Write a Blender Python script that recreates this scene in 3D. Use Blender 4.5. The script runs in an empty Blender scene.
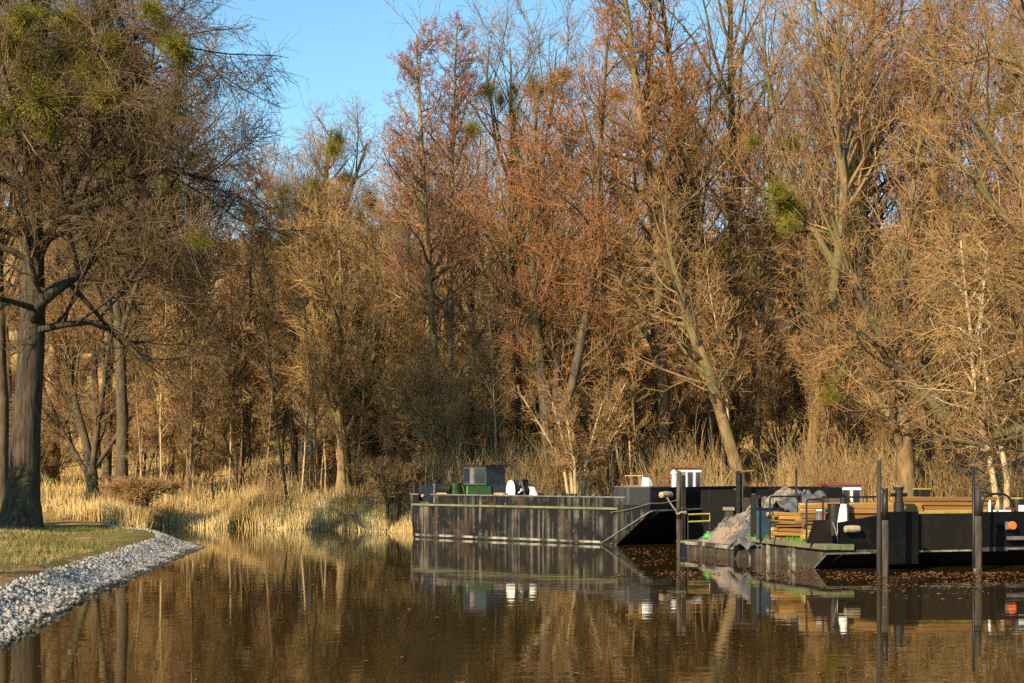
import bpy, bmesh, math, random
import numpy as np
from mathutils import Vector, Matrix

S = bpy.context.scene
COL = S.collection
R = math.radians
rng = np.random.default_rng(7)
random.seed(7)

# ------------------------------------------------------------------ camera, sky, sun, exposure
F, CX, HZ, CH = 1400.0, 512.0, 470.0, 2.23       # focal length in px, centre column, horizon row, eye height
cd = bpy.data.cameras.new('camera'); cam = bpy.data.objects.new('camera', cd); COL.objects.link(cam)
cam.location = (0, 0, CH); cam.rotation_euler = (R(90), 0, 0)
cd.sensor_width = 36; cd.lens = F * 36 / 1024; cd.shift_y = (HZ - 341.5) / 1024
cd.clip_start = 0.1; cd.clip_end = 3000
S.camera = cam

SUN_EL, SUN_AZ = 28.0, math.atan2(-0.57, -0.82)   # azimuth measured from +Y towards +X
w = bpy.data.worlds.new('World'); S.world = w; w.use_nodes = True
nt = w.node_tree; nt.nodes.clear()
sky = nt.nodes.new('ShaderNodeTexSky'); sky.sky_type = 'NISHITA'; sky.sun_disc = False
sky.sun_elevation = R(SUN_EL); sky.sun_rotation = SUN_AZ % (2 * math.pi)
sky.altitude = 50; sky.air_density = 1.0; sky.dust_density = 0.3; sky.ozone_density = 1.3
bg = nt.nodes.new('ShaderNodeBackground'); bg.inputs[1].default_value = 0.10
wo = nt.nodes.new('ShaderNodeOutputWorld')
tint = nt.nodes.new('ShaderNodeMix'); tint.data_type = 'RGBA'; tint.blend_type = 'MULTIPLY'; tint.inputs['Factor'].default_value = 1.0
tint.inputs['B'].default_value = (.74, 1.0, 1.0, 1)      # a clearer, slightly greener blue than the model's own
nt.links.new(sky.outputs[0], tint.inputs['A']); nt.links.new(tint.outputs['Result'], bg.inputs[0]); nt.links.new(bg.outputs[0], wo.inputs[0])

sl = bpy.data.lights.new('sun', 'SUN'); sl.energy = 5.0; sl.angle = R(0.5); sl.color = (1.0, 0.81, 0.55)
so = bpy.data.objects.new('sun', sl); COL.objects.link(so)
sdir = Vector((math.sin(SUN_AZ) * math.cos(R(SUN_EL)), math.cos(SUN_AZ) * math.cos(R(SUN_EL)), math.sin(R(SUN_EL))))
so.rotation_euler = sdir.to_track_quat('Z', 'Y').to_euler(); so.location = (-40, -30, 40)

S.view_settings.view_transform = 'Standard'; S.view_settings.look = 'None'
S.view_settings.exposure = 1.15; S.view_settings.gamma = 1.0
S.render.engine = 'CYCLES'
S.cycles.max_bounces = 4; S.cycles.diffuse_bounces = 2; S.cycles.glossy_bounces = 2
S.cycles.transparent_max_bounces = 4; S.cycles.transmission_bounces = 2
S.cycles.use_denoising = False
S.cycles.caustics_reflective = False; S.cycles.caustics_refractive = False

# ------------------------------------------------------------------ pixel -> place helpers
def at(px, py, Y): return Vector(((px - CX) / F * Y, Y, CH - (py - HZ) / F * Y))
def zof(py, Y): return CH - (py - HZ) / F * Y

# ------------------------------------------------------------------ materials
def mat(name, c1, c2=None, scale=4.0, rough=0.85, stretch=(1, 1, 1), c3=None, scale3=1.0, bump=0.0, metallic=0.0,
        lo=0.35, hi=0.65, lo3=0.45, hi3=0.6, spec=0.3, detail=5, rand=0.0):
    m = bpy.data.materials.new(name); m.use_nodes = True
    n = m.node_tree.nodes; l = m.node_tree.links
    b = n['Principled BSDF']; b.inputs['Roughness'].default_value = rough
    b.inputs['Metallic'].default_value = metallic
    b.inputs['Specular IOR Level'].default_value = spec
    if c2 is None:
        c2 = tuple(x * 0.75 for x in c1)
    tc = n.new('ShaderNodeTexCoord'); mp = n.new('ShaderNodeMapping'); mp.inputs['Scale'].default_value = stretch
    l.new(tc.outputs['Object'], mp.inputs['Vector'])
    no = n.new('ShaderNodeTexNoise'); no.inputs['Scale'].default_value = scale; no.inputs['Detail'].default_value = detail
    l.new(mp.outputs[0], no.inputs['Vector'])
    cr = n.new('ShaderNodeValToRGB'); cr.color_ramp.elements[0].position = lo; cr.color_ramp.elements[1].position = hi
    cr.color_ramp.elements[0].color = (*c1, 1); cr.color_ramp.elements[1].color = (*c2, 1)
    l.new(no.outputs['Fac'], cr.inputs[0]); out = cr.outputs[0]
    if c3 is not None:
        n3 = n.new('ShaderNodeTexNoise'); n3.inputs['Scale'].default_value = scale3; n3.inputs['Detail'].default_value = 4
        l.new(mp.outputs[0], n3.inputs['Vector'])
        mr = n.new('ShaderNodeMapRange'); mr.inputs['From Min'].default_value = lo3; mr.inputs['From Max'].default_value = hi3
        l.new(n3.outputs['Fac'], mr.inputs['Value'])
        mx = n.new('ShaderNodeMix'); mx.data_type = 'RGBA'
        l.new(mr.outputs[0], mx.inputs['Factor']); l.new(out, mx.inputs['A']); mx.inputs['B'].default_value = (*c3, 1)
        out = mx.outputs['Result']
    if rand:
        oi = n.new('ShaderNodeObjectInfo'); mr2 = n.new('ShaderNodeMapRange')
        mr2.inputs['To Min'].default_value = 1 - rand; mr2.inputs['To Max'].default_value = 1 + rand
        l.new(oi.outputs['Random'], mr2.inputs['Value'])
        hs = n.new('ShaderNodeHueSaturation'); l.new(mr2.outputs[0], hs.inputs['Value']); l.new(out, hs.inputs['Color'])
        out = hs.outputs[0]
    l.new(out, b.inputs['Base Color'])
    if bump:
        bp = n.new('ShaderNodeBump'); bp.inputs['Strength'].default_value = bump; bp.inputs['Distance'].default_value = 0.03
        l.new(no.outputs['Fac'], bp.inputs['Height']); l.new(bp.outputs[0], b.inputs['Normal'])
    return m

M = {}
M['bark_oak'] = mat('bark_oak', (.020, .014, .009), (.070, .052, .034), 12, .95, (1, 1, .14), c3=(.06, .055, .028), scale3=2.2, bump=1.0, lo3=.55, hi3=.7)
M['bark_warm'] = mat('bark_warm', (.11, .066, .032), (.22, .14, .068), 8, .9, (1, 1, .3), c3=(.10, .09, .035), scale3=.8, bump=.5, rand=.3)
M['bark_pale'] = mat('bark_pale', (.24, .17, .09), (.38, .29, .16), 6, .9, (1, 1, .4), bump=.3, rand=.2)
M['bark_dark'] = mat('bark_dark', (.045, .030, .020), (.11, .08, .05), 8, .95, (1, 1, .3), c3=(.08, .075, .03), scale3=1., bump=.6)
M['twig_brown'] = mat('twig_brown', (.21, .115, .043), (.31, .18, .075), .8, .85, rand=.25)
M['twig_tan'] = mat('twig_tan', (.25, .147, .054), (.36, .225, .09), .8, .85, rand=.2)
M['twig_red'] = mat('twig_red', (.21, .095, .052), (.29, .15, .08), .8, .85, rand=.2)
M['twig_rust'] = mat('twig_rust', (.19, .085, .033), (.28, .13, .05), .7, .85, rand=.15)
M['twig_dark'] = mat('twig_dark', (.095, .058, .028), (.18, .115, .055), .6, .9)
M['twig_grey'] = mat('twig_grey', (.15, .11, .078), (.23, .17, .12), .8, .9)
M['leaf_rust'] = mat('leaf_rust', (.23, .092, .026), (.32, .15, .045), 1.2, .8)
M['leaf_red'] = mat('leaf_red', (.15, .045, .025), (.21, .085, .045), 1.2, .8)
M['mistletoe'] = mat('mistletoe', (.10, .095, .010), (.26, .22, .022), 2.5, .75)
M['ivy'] = mat('ivy', (.045, .055, .012), (.13, .12, .02), 2.0, .6)
M['reed'] = mat('reed', (.50, .36, .15), (.66, .52, .25), .9, .85, c3=(.34, .22, .08), scale3=.35)
M['thicket'] = mat('thicket', (.30, .19, .075), (.44, .31, .14), .6, .9, c3=(.20, .12, .05), scale3=.4)
M['dry_grass'] = mat('dry_grass', (.44, .30, .11), (.58, .42, .18), .5, .9, c3=(.28, .18, .07), scale3=.2)
M['grass'] = mat('grass', (.085, .095, .018), (.15, .14, .035), 1.2, .85, c3=(.26, .18, .07), scale3=.55)
M['grass_litter'] = mat('grass_litter', (.15, .085, .03), (.25, .15, .06), 3, .9)
M['stone'] = mat('stone', (.12, .115, .11), (.40, .375, .335), 6, .85, c3=(.10, .10, .11), scale3=1.7, bump=.4, lo3=.5, hi3=.72)
def wet_foot(m, top, dark):
    n = m.node_tree.nodes; l = m.node_tree.links; b = n['Principled BSDF']; src = b.inputs['Base Color'].links[0].from_socket
    g = n.new('ShaderNodeNewGeometry'); sp = n.new('ShaderNodeSeparateXYZ'); l.new(g.outputs['Position'], sp.inputs[0])
    t = n.new('ShaderNodeTexNoise'); t.inputs['Scale'].default_value = 1.4; l.new(g.outputs['Position'], t.inputs['Vector'])
    ad = n.new('ShaderNodeMath'); ad.operation = 'MULTIPLY_ADD'; l.new(t.outputs['Fac'], ad.inputs[0]); ad.inputs[1].default_value = -.16; l.new(sp.outputs['Z'], ad.inputs[2])
    mr = n.new('ShaderNodeMapRange'); mr.inputs['From Min'].default_value = top - .10; mr.inputs['From Max'].default_value = top - .05; l.new(ad.outputs[0], mr.inputs['Value'])
    mx = n.new('ShaderNodeMix'); mx.data_type = 'RGBA'; l.new(mr.outputs[0], mx.inputs['Factor']); mx.inputs['A'].default_value = (*dark, 1); l.new(src, mx.inputs['B']); l.new(mx.outputs['Result'], b.inputs['Base Color'])
wet_foot(M['stone'], .045, (.035, .032, .022))
M['leaf_float'] = mat('leaf_float', (.15, .055, .02), (.28, .13, .05), 3, .7)

def ground_material():
    m = bpy.data.materials.new('ground_cover'); m.use_nodes = True
    n = m.node_tree.nodes; l = m.node_tree.links; b = n['Principled BSDF']; b.inputs['Roughness'].default_value = .95
    b.inputs['Specular IOR Level'].default_value = .1
    g = n.new('ShaderNodeNewGeometry'); sep = n.new('ShaderNodeSeparateXYZ'); l.new(g.outputs['Position'], sep.inputs[0])
    def noise(s, d=6):
        t = n.new('ShaderNodeTexNoise'); t.inputs['Scale'].default_value = s; t.inputs['Detail'].default_value = d
        l.new(g.outputs['Position'], t.inputs['Vector']); return t.outputs['Fac']
    def ramp(f, stops):
        c = n.new('ShaderNodeValToRGB'); e = c.color_ramp.elements
        e[0].position, e[0].color = stops[0][0], (*stops[0][1], 1); e[1].position, e[1].color = stops[1][0], (*stops[1][1], 1)
        for p, k in stops[2:]:
            x = e.new(p); x.color = (*k, 1)
        l.new(f, c.inputs[0]); return c.outputs[0]
    def mix(f, a, c):
        x = n.new('ShaderNodeMix'); x.data_type = 'RGBA'; l.new(f, x.inputs['Factor']); l.new(a, x.inputs['A']); l.new(c, x.inputs['B']); return x.outputs['Result']
    def mr(f, a, c):
        x = n.new('ShaderNodeMapRange'); x.inputs['From Min'].default_value = a; x.inputs['From Max'].default_value = c; l.new(f, x.inputs['Value']); return x.outputs[0]
    lawn = ramp(noise(.55), [(.40, (.20, .12, .05)), (.62, (.085, .09, .02)), (.5, (.13, .115, .035))])
    litter = ramp(noise(2.2), [(.35, (.10, .055, .025)), (.65, (.30, .19, .085))])
    lawn2 = mix(mr(noise(1.6), .5, .62), lawn, litter)
    field = ramp(noise(.35), [(.3, (.22, .13, .05)), (.7, (.42, .29, .12))])
    fine = ramp(noise(5.), [(.3, (.10, .06, .028)), (.7, (.34, .23, .10))])
    field2 = mix(mr(noise(.8), .45, .6), field, fine)
    far = mr(sep.outputs['Y'], 46, 54)
    l.new(mix(far, lawn2, field2), b.inputs['Base Color'])
    bp = n.new('ShaderNodeBump'); bp.inputs['Strength'].default_value = .8; bp.inputs['Distance'].default_value = .08
    l.new(noise(4.), bp.inputs['Height']); l.new(bp.outputs[0], b.inputs['Normal'])
    return m
M['ground'] = ground_material()

def water_material():
    m = bpy.data.materials.new('pond_water'); m.use_nodes = True
    n = m.node_tree.nodes; l = m.node_tree.links; b = n['Principled BSDF']
    b.inputs['Base Color'].default_value = (.030, .018, .005, 1); b.inputs['Roughness'].default_value = .025
    b.inputs['IOR'].default_value = 1.55; b.inputs['Specular IOR Level'].default_value = .5
    g = n.new('ShaderNodeNewGeometry')
    def noise(sc, d, dist=0):
        mp = n.new('ShaderNodeMapping'); mp.inputs['Scale'].default_value = sc; l.new(g.outputs['Position'], mp.inputs['Vector'])
        t = n.new('ShaderNodeTexNoise'); t.inputs['Scale'].default_value = 1; t.inputs['Detail'].default_value = d
        t.inputs['Distortion'].default_value = dist
        l.new(mp.outputs[0], t.inputs['Vector']); return t.outputs['Fac']
    a1 = noise((.5, 2.6, 1), 2, .3); a2 = noise((2.2, 9, 1), 2)
    mm = n.new('ShaderNodeMath'); mm.operation = 'MULTIPLY_ADD'; l.new(a2, mm.inputs[0]); mm.inputs[1].default_value = .10; l.new(a1, mm.inputs[2])
    bp = n.new('ShaderNodeBump'); bp.inputs['Strength'].default_value = .022; bp.inputs['Distance'].default_value = .10
    l.new(mm.outputs[0], bp.inputs['Height']); l.new(bp.outputs[0], b.inputs['Normal'])
    return m
M['water'] = water_material()

# ------------------------------------------------------------------ object helpers
def tag(o, label=None, cat=None, group=None, kind=None):
    if label: o['label'] = label
    if cat: o['category'] = cat
    if group: o['group'] = group
    if kind: o['kind'] = kind
    return o

def empty(name, loc=(0, 0, 0), rz=0.0):
    o = bpy.data.objects.new(name, None); COL.objects.link(o); o.location = loc; o.rotation_euler = (0, 0, rz)
    o.empty_display_size = .2
    return o

def link_mesh(name, me, parent=None, loc=None):
    o = bpy.data.objects.new(name, me); COL.objects.link(o)
    if parent: o.parent = parent
    if loc is not None: o.location = loc
    return o

def copy_tree(o, parent=None):
    c = o.copy(); COL.objects.link(c)
    if parent: c.parent = parent
    for ch in list(o.children): copy_tree(ch, c)
    return c

def np_mesh(name, V, quads=None, tris=None, material=None, smooth=False, mats=None, midx=None):
    """fast mesh from numpy arrays"""
    me = bpy.data.meshes.new(name)
    V = np.asarray(V, dtype=np.float32)
    nq = 0 if quads is None else len(quads); nt_ = 0 if tris is None else len(tris)
    me.vertices.add(len(V)); me.vertices.foreach_set('co', V.ravel())
    loops = []
    if nq: loops.append(np.asarray(quads, dtype=np.int32).ravel())
    if nt_: loops.append(np.asarray(tris, dtype=np.int32).ravel())
    loops = np.concatenate(loops)
    me.loops.add(len(loops)); me.loops.foreach_set('vertex_index', loops)
    starts = np.concatenate([np.arange(nq) * 4, nq * 4 + np.arange(nt_) * 3]).astype(np.int32)
    totals = np.concatenate([np.full(nq, 4), np.full(nt_, 3)]).astype(np.int32)
    me.polygons.add(nq + nt_); me.polygons.foreach_set('loop_start', starts)
    try: me.polygons.foreach_set('loop_total', totals)
    except Exception: pass
    if smooth: me.polygons.foreach_set('use_smooth', np.ones(nq + nt_, dtype=bool))
    for m_ in (mats or [material]):
        if m_: me.materials.append(m_)
    if midx is not None: me.polygons.foreach_set('material_index', np.asarray(midx, dtype=np.int32))
    me.update(calc_edges=True); me.validate()
    return me

# ------------------------------------------------------------------ branching plants
def nrm(a): return a / np.maximum(np.linalg.norm(a, axis=-1, keepdims=True), 1e-9)

def paths(start, d, length, nseg, wander, trop, g):
    N = len(start); P = np.zeros((N, nseg + 1, 3)); P[:, 0] = start; d = nrm(d.copy()); step = (length / nseg)[:, None]
    trop = np.asarray(trop)
    for i in range(nseg):
        d = nrm(d + g.normal(0, wander, (N, 3)) + trop / nseg)
        P[:, i + 1] = P[:, i] + d * step
    return P

def tubes(P, Rr, k):
    """P (N,S+1,3), Rr (N,S+1) -> verts, quads"""
    N, S1, _ = P.shape
    T = np.zeros_like(P); T[:, :-1] = P[:, 1:] - P[:, :-1]; T[:, -1] = T[:, -2]; T = nrm(T)
    ref = np.zeros_like(T); m = np.abs(T[..., 2]) > .8; ref[..., 2] = ~m; ref[..., 0] = m
    U = nrm(np.cross(T, ref)); W = np.cross(T, U)
    a = np.arange(k) * 2 * np.pi / k
    V = P[:, :, None] + Rr[:, :, None, None] * (np.cos(a)[:, None] * U[:, :, None] + np.sin(a)[:, None] * W[:, :, None])
    base = (np.arange(N) * S1 * k)[:, None, None] + (np.arange(S1 - 1) * k)[None, :, None]
    j = np.arange(k); j2 = (j + 1) % k
    q = np.stack([base + j, base + j2, base + j2 + k, base + j + k], -1).reshape(-1, 4)
    return V.reshape(-1, 3), q

def join(parts):
    Vs, Qs, o = [], [], 0
    for V, Q in parts:
        Vs.append(V); Qs.append(Q + o); o += len(V)
    return np.concatenate(Vs), np.concatenate(Qs)

def children_of(P, Rr, k, t0, t1, ang, angsd, g):
    N, S1, _ = P.shape
    t = t0 + (t1 - t0) * ((np.arange(k)[None, :] + g.random((N, k))) / k)
    f = t * (S1 - 1); i = np.minimum(f.astype(int), S1 - 2); fr = (f - i)
    n = np.repeat(np.arange(N)[:, None], k, 1)
    p = P[n, i] * (1 - fr[..., None]) + P[n, i + 1] * fr[..., None]
    r = Rr[n, i] * (1 - fr) + Rr[n, i + 1] * fr
    T = nrm(P[n, i + 1] - P[n, i])
    h = g.normal(0, 1, T.shape); perp = nrm(h - (h * T).sum(-1, keepdims=True) * T)
    a = np.radians(g.normal(ang, angsd, t.shape))[..., None]
    d = np.cos(a) * T + np.sin(a) * perp
    return p.reshape(-1, 3), d.reshape(-1, 3), t.reshape(-1), r.reshape(-1)

def taper(r0, r1, nseg): 
    s = np.linspace(0, 1, nseg + 1)[None]; return r0[:, None] * (1 - s) + np.broadcast_to(r1, r0.shape)[:, None] * s

def leaf_quads(C, size, g):
    N = len(C); a = nrm(g.normal(0, 1, (N, 3))); b = nrm(np.cross(a, g.normal(0, 1, (N, 3))))
    s = (size * g.uniform(.6, 1.3, N))[:, None]
    V = np.stack([C - a * s, C + b * s * .6, C + a * s, C - b * s * .6], 1).reshape(-1, 3)
    return V, np.arange(N * 4).reshape(-1, 4)

def blades(C, h, lean, wd, g, seg=2):
    """grass or reed blades standing at C"""
    N = len(C); d = np.stack([g.normal(0, lean, N), g.normal(0, lean, N), np.ones(N)], 1)
    P = paths(C, d, h, seg, lean * .6, (0, 0, 0), g)
    az = g.random(N) * 2 * np.pi; u = np.stack([np.cos(az), np.sin(az), np.zeros(N)], 1)
    s = np.linspace(1, .15, seg + 1)[None, :, None] * wd[:, None, None]
    V = np.stack([P - u[:, None] * s, P + u[:, None] * s], 2)
    base = (np.arange(N) * (seg + 1) * 2)[:, None] + (np.arange(seg) * 2)[None]
    q = np.stack([base, base + 1, base + 3, base + 2], -1).reshape(-1, 4)
    return V.reshape(-1, 3), q

STY = {
 # limbs per trunk, t range, angle, limb length (fraction of height), upward pull ; branches per limb ; sprays per branch ; twigs per spray
 'alder':  dict(n1=46, t0=.34, ang=60, len1=.20, prof='cone', up1=.55, n2=6, len2=.5, n3=5, len3=.9, n4=2, len4=.5, up2=.4, tw=.010),
 'dome':   dict(n1=22, t0=.28, ang=42, len1=.38, prof='dome', up1=.35, n2=8, len2=.45, n3=6, len3=1.15, n4=2, len4=.65, up2=.2, tw=.0092),
 'fan':    dict(n1=22, t0=.36, ang=32, len1=.42, prof='dome', up1=.55, n2=8, len2=.42, n3=5, len3=1.1, n4=2, len4=.65, up2=.5, tw=.010),
 'oak':    dict(n1=30, t0=.36, ang=66, len1=.46, prof='dome', up1=.12, n2=11, len2=.42, n3=9, len3=1.05, n4=2, len4=.6, up2=-.1, tw=.0075),
 'willow': dict(n1=20, t0=.20, ang=48, len1=.45, prof='dome', up1=.1, n2=8, len2=.5, n3=6, len3=1.6, n4=2, len4=.9, up2=-.5, tw=.009),
 'slim':   dict(n1=22, t0=.32, ang=48, len1=.16, prof='cone', up1=.5, n2=6, len2=.5, n3=5, len3=.75, n4=2, len4=.45, up2=.4, tw=.010),
}

def plant_geometry(trunks, style, seed, dens=1.0, leaf=None, H=None):
    """trunks: list of (P (n,3), r (n)). Returns trunk (V,Q), crown (V,Q), twig tip points"""
    g = np.random.default_rng(seed); s = STY[style]; wood = []; crown = []; tips = []
    H = H or max(t[0][-1][2] for t in trunks)
    for P, r in trunks:
        P = np.asarray(P, float); r = np.asarray(r, float)
        # resample finely with a little crookedness
        n = 22; L = np.concatenate([[0], np.cumsum(np.linalg.norm(np.diff(P, axis=0), axis=1))])
        q = np.linspace(0, L[-1], n + 1); PP = np.stack([np.interp(q, L, P[:, k]) for k in range(3)], 1); rr = np.interp(q, L, r)
        wob = np.cumsum(g.normal(0, (.004 if style == 'alder' else .012) * L[-1] / 12, (n + 1, 3)), 0); wob -= np.linspace(0, 1, n + 1)[:, None] * wob[-1] * .7; wob[:, 2] = 0
        PP = PP + wob * np.minimum(1, np.arange(n + 1) / 4)[:, None]
        P0 = PP[None]; R0 = rr[None].copy()
        if PP[0, 2] < .5: R0[0, 0] *= 1.28; R0[0, 1] *= 1.06
        wood.append(tubes(P0, R0, 10))
        tl = L[-1]; n1 = max(4, int(s['n1'] * min(1.2, tl / H)))
        p, d, t, pr = children_of(P0, R0, n1, s['t0'] if PP[0, 2] < .5 else .08, .985, s['ang'], 11, g)
        u = (t - s['t0']) / (1 - s['t0']); u = np.clip(u, 0, 1)
        prof = (1.08 - u * .9) * np.minimum(1, .45 + u * 3) if s['prof'] == 'cone' else (1 - .72 * u ** 1.3) * np.minimum(1, .7 + u)
        l1 = H * s['len1'] * prof * g.uniform(.65, 1.15, len(t))
        r1 = np.minimum(pr * .55, .014 + l1 * .021)
        P1 = paths(p, d, l1, 7, .11, (0, 0, s['up1']), g); R1 = taper(r1, .010, 7)
        wood.append(tubes(P1, R1, 5))
        k2 = max(3, int(s['n2'] * dens))
        p, d, t, pr = children_of(P1, R1, k2, .18, 1.0, 48, 14, g)
        l2 = np.repeat(l1, k2) * s['len2'] * (1.15 - .75 * t) * g.uniform(.6, 1.25, len(t)) + .25
        P2 = paths(p, d, l2, 5, .13, (0, 0, s['up2']), g); R2 = taper(np.minimum(pr * .7, .009 + l2 * .012), .007, 5)
        crown.append(tubes(P2, R2, 3))
        k3 = max(3, int(s['n3'] * dens))
        p, d, t, pr = children_of(P2, R2, k3, .12, 1.0, 45, 16, g)
        l3 = s['len3'] * (1.2 - .6 * t) * g.uniform(.5, 1.3, len(t)) * np.clip(np.repeat(l2, k3) / 1.2, .35, 1.25)
        P3 = paths(p, d, l3, 3, .14, (0, 0, s['up2']), g); R3 = taper(np.full(len(t), s['tw'] * 1.1), s['tw'] * .75, 3)
        crown.append(tubes(P3, R3, 3))
        p, d, t, pr = children_of(P3, R3, s['n4'], .15, 1.0, 42, 16, g)
        l4 = s['len4'] * g.uniform(.4, 1.3, len(t)) * np.clip(np.repeat(l3, s['n4']), .4, 1.2)
        P4 = paths(p, d, l4, 2, .12, (0, 0, s['up2'] * .6), g); R4 = taper(np.full(len(t), s['tw'] * .8), s['tw'] * .5, 2)
        crown.append(tubes(P4, R4, 3)); tips.append(P4[:, 1:].reshape(-1, 3))
    return join(wood), join(crown), np.concatenate(tips)

def build_plant(name, trunks, style, seed, bark, twig, dens=1.0, leaf=None, leaf_n=0, leaf_size=.04, leaf_zmin=None, H=None):
    (wv, wq), (cv, cq), tips = plant_geometry(trunks, style, seed, dens, H=H)
    root = empty(name)
    link_mesh('trunk', np_mesh('trunk', wv, wq, material=M[bark], smooth=True), root)
    g = np.random.default_rng(seed + 99)
    if leaf and leaf_n:
        tp = tips if leaf_zmin is None else tips[tips[:, 2] > leaf_zmin]
        C = tp[g.integers(0, len(tp), leaf_n)] + g.normal(0, .04, (leaf_n, 3))
        lv, lq = leaf_quads(C, leaf_size, g)
        nq = len(cq); v, q = join([(cv, cq), (lv, lq)])
        me = np_mesh('crown', v, q, mats=[M[twig], M[leaf]], midx=np.concatenate([np.zeros(nq), np.ones(len(lq))]))
    else:
        me = np_mesh('crown', cv, cq, material=M[twig])
    link_mesh('crown', me, root)
    return root

def clump_mesh(name, rad, n, size, material, seed, squash=1.0):
    """a ball of forking evergreen shoots with leaf pairs"""
    g = np.random.default_rng(seed)
    d = nrm(g.normal(0, 1, (n, 3))); L = rad * g.uniform(.3, 1.3, n); 
    P = paths(np.zeros((n, 3)) + g.normal(0, .05 * rad, (n, 3)), d, L, 3, .25, (0, 0, -.15), g); P[..., 2] *= squash
    tv, tq = tubes(P, taper(np.full(n, .010), .006, 3), 3)
    C = np.concatenate([P[:, 1], P[:, 2], P[:, 3], P[:, 3], P[:, 2]]) ; C = C + g.normal(0, .07 * rad + .02, C.shape)
    C = C[g.random(len(C)) < .8]
    lv, lq = leaf_quads(C, size, g)
    v, q = join([(tv, tq), (lv, lq)])
    return np_mesh(name, v, q, material=material)

CLUMP = [clump_mesh('mistletoe', 1.0, 560, .032, M['mistletoe'], 900 + i, .95) for i in range(3)]
IVY = [clump_mesh('ivy', 1.0, 500, .04, M['ivy'], 950 + i, 1.6) for i in range(2)]

def add_clump(root, world, rad, kind='mistletoe'):
    me = random.choice(CLUMP if kind == 'mistletoe' else IVY)
    o = link_mesh(kind, me, root)
    loc = Vector(world) - Vector(root.location); sc = root.scale
    c, s_ = math.cos(-root.rotation_euler.z), math.sin(-root.rotation_euler.z)
    o.location = ((c * loc.x - s_ * loc.y) / sc.x, (s_ * loc.x + c * loc.y) / sc.y, loc.z / sc.z)
    o.scale = (rad / sc.x, rad / sc.y, rad / sc.z); o.rotation_euler = (0, 0, random.uniform(0, 6.28))
    return o

# ------------------------------------------------------------------ terrain and pond
POND = np.array([(-4.0, -30), (-5.2, 8), (-6.64, 18.15), (-7.55, 24.6), (-8.1, 30.6), (-8.65, 36), (-9.03, 40.3), (-9.6, 42.0), (-11.3, 44.5), (-13.2, 49),
                 (-14.6, 54.6), (-10.2, 53.6), (-6.2, 52.3), (-4.2, 50.2), (-2.5, 49.6), (2, 51.5), (7, 50.5), (12, 46.5), (16, 42), (20, 36), (34, 32), (34, -30)], float)
def pond_dist(x, y):
    """positive outside the pond, negative inside"""
    P = np.stack([x, y], -1); dmin = np.full(x.shape, 1e9); inside = np.zeros(x.shape, bool)
    n = len(POND)
    for i in range(n):
        a, b = POND[i], POND[(i + 1) % n]; ab = b - a
        t = np.clip(((P - a) @ ab) / (ab @ ab), 0, 1); d = np.linalg.norm(P - (a + t[..., None] * ab), axis=-1); dmin = np.minimum(dmin, d)
        c = ((a[1] > y) != (b[1] > y)) & (x < (b[0] - a[0]) * (y - a[1]) / (b[1] - a[1] + 1e-12) + a[0]); inside ^= c
    return np.where(inside, -dmin, dmin)
def sm(t): t = np.clip(t, 0, 1); return t * t * (3 - 2 * t)
def ground_z(x, y):
    x = np.asarray(x, float); y = np.asarray(y, float)
    d = pond_dist(x, y)
    near = .40 * sm(d / 1.25) + .10 * sm((d - 1.2) / 4) + .15 * sm((d - 5) / 12)
    back = sm((y - 46) / 8)
    z = near + back * (.35 * sm(d / 3) + .8 * sm((d - 3) / 25) + 24.0 * sm((d - 14) / 80))
    z = z + (.04 * np.sin(x * 1.3 + y * .7) + .03 * np.sin(x * .6 - y * 1.9)) * sm(d / 4)
    return np.where(d < 0, -1.2 * sm(-d / 2.0) - .02, z)
def gz(x, y): return float(ground_z(np.array([x]), np.array([y]))[0])

def axis(lo, a, b, hi, fine, coarse):
    return np.concatenate([np.arange(lo, a, coarse), np.arange(a, b, fine), np.arange(b, hi + 1, coarse)])
gx = axis(-420, -24, 24, 420, .35, 12); gy = axis(-120, 8, 68, 620, .35, 12)
X, Y_ = np.meshgrid(gx, gy, indexing='ij'); Z = ground_z(X, Y_)
nx, ny = X.shape; idx = np.arange(nx * ny).reshape(nx, ny)
q = np.stack([idx[:-1, :-1], idx[1:, :-1], idx[1:, 1:], idx[:-1, 1:]], -1).reshape(-1, 4)
tag(link_mesh('ground', np_mesh('ground', np.stack([X, Y_, Z], -1).reshape(-1, 3), q, material=M['ground'], smooth=True)), kind='structure')
wv = [(-60, -60, 0), (60, -60, 0), (60, 60, 0), (-60, 60, 0)]
tag(link_mesh('water', np_mesh('water', wv, [(0, 1, 2, 3)], material=M['water'])), kind='structure')

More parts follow.
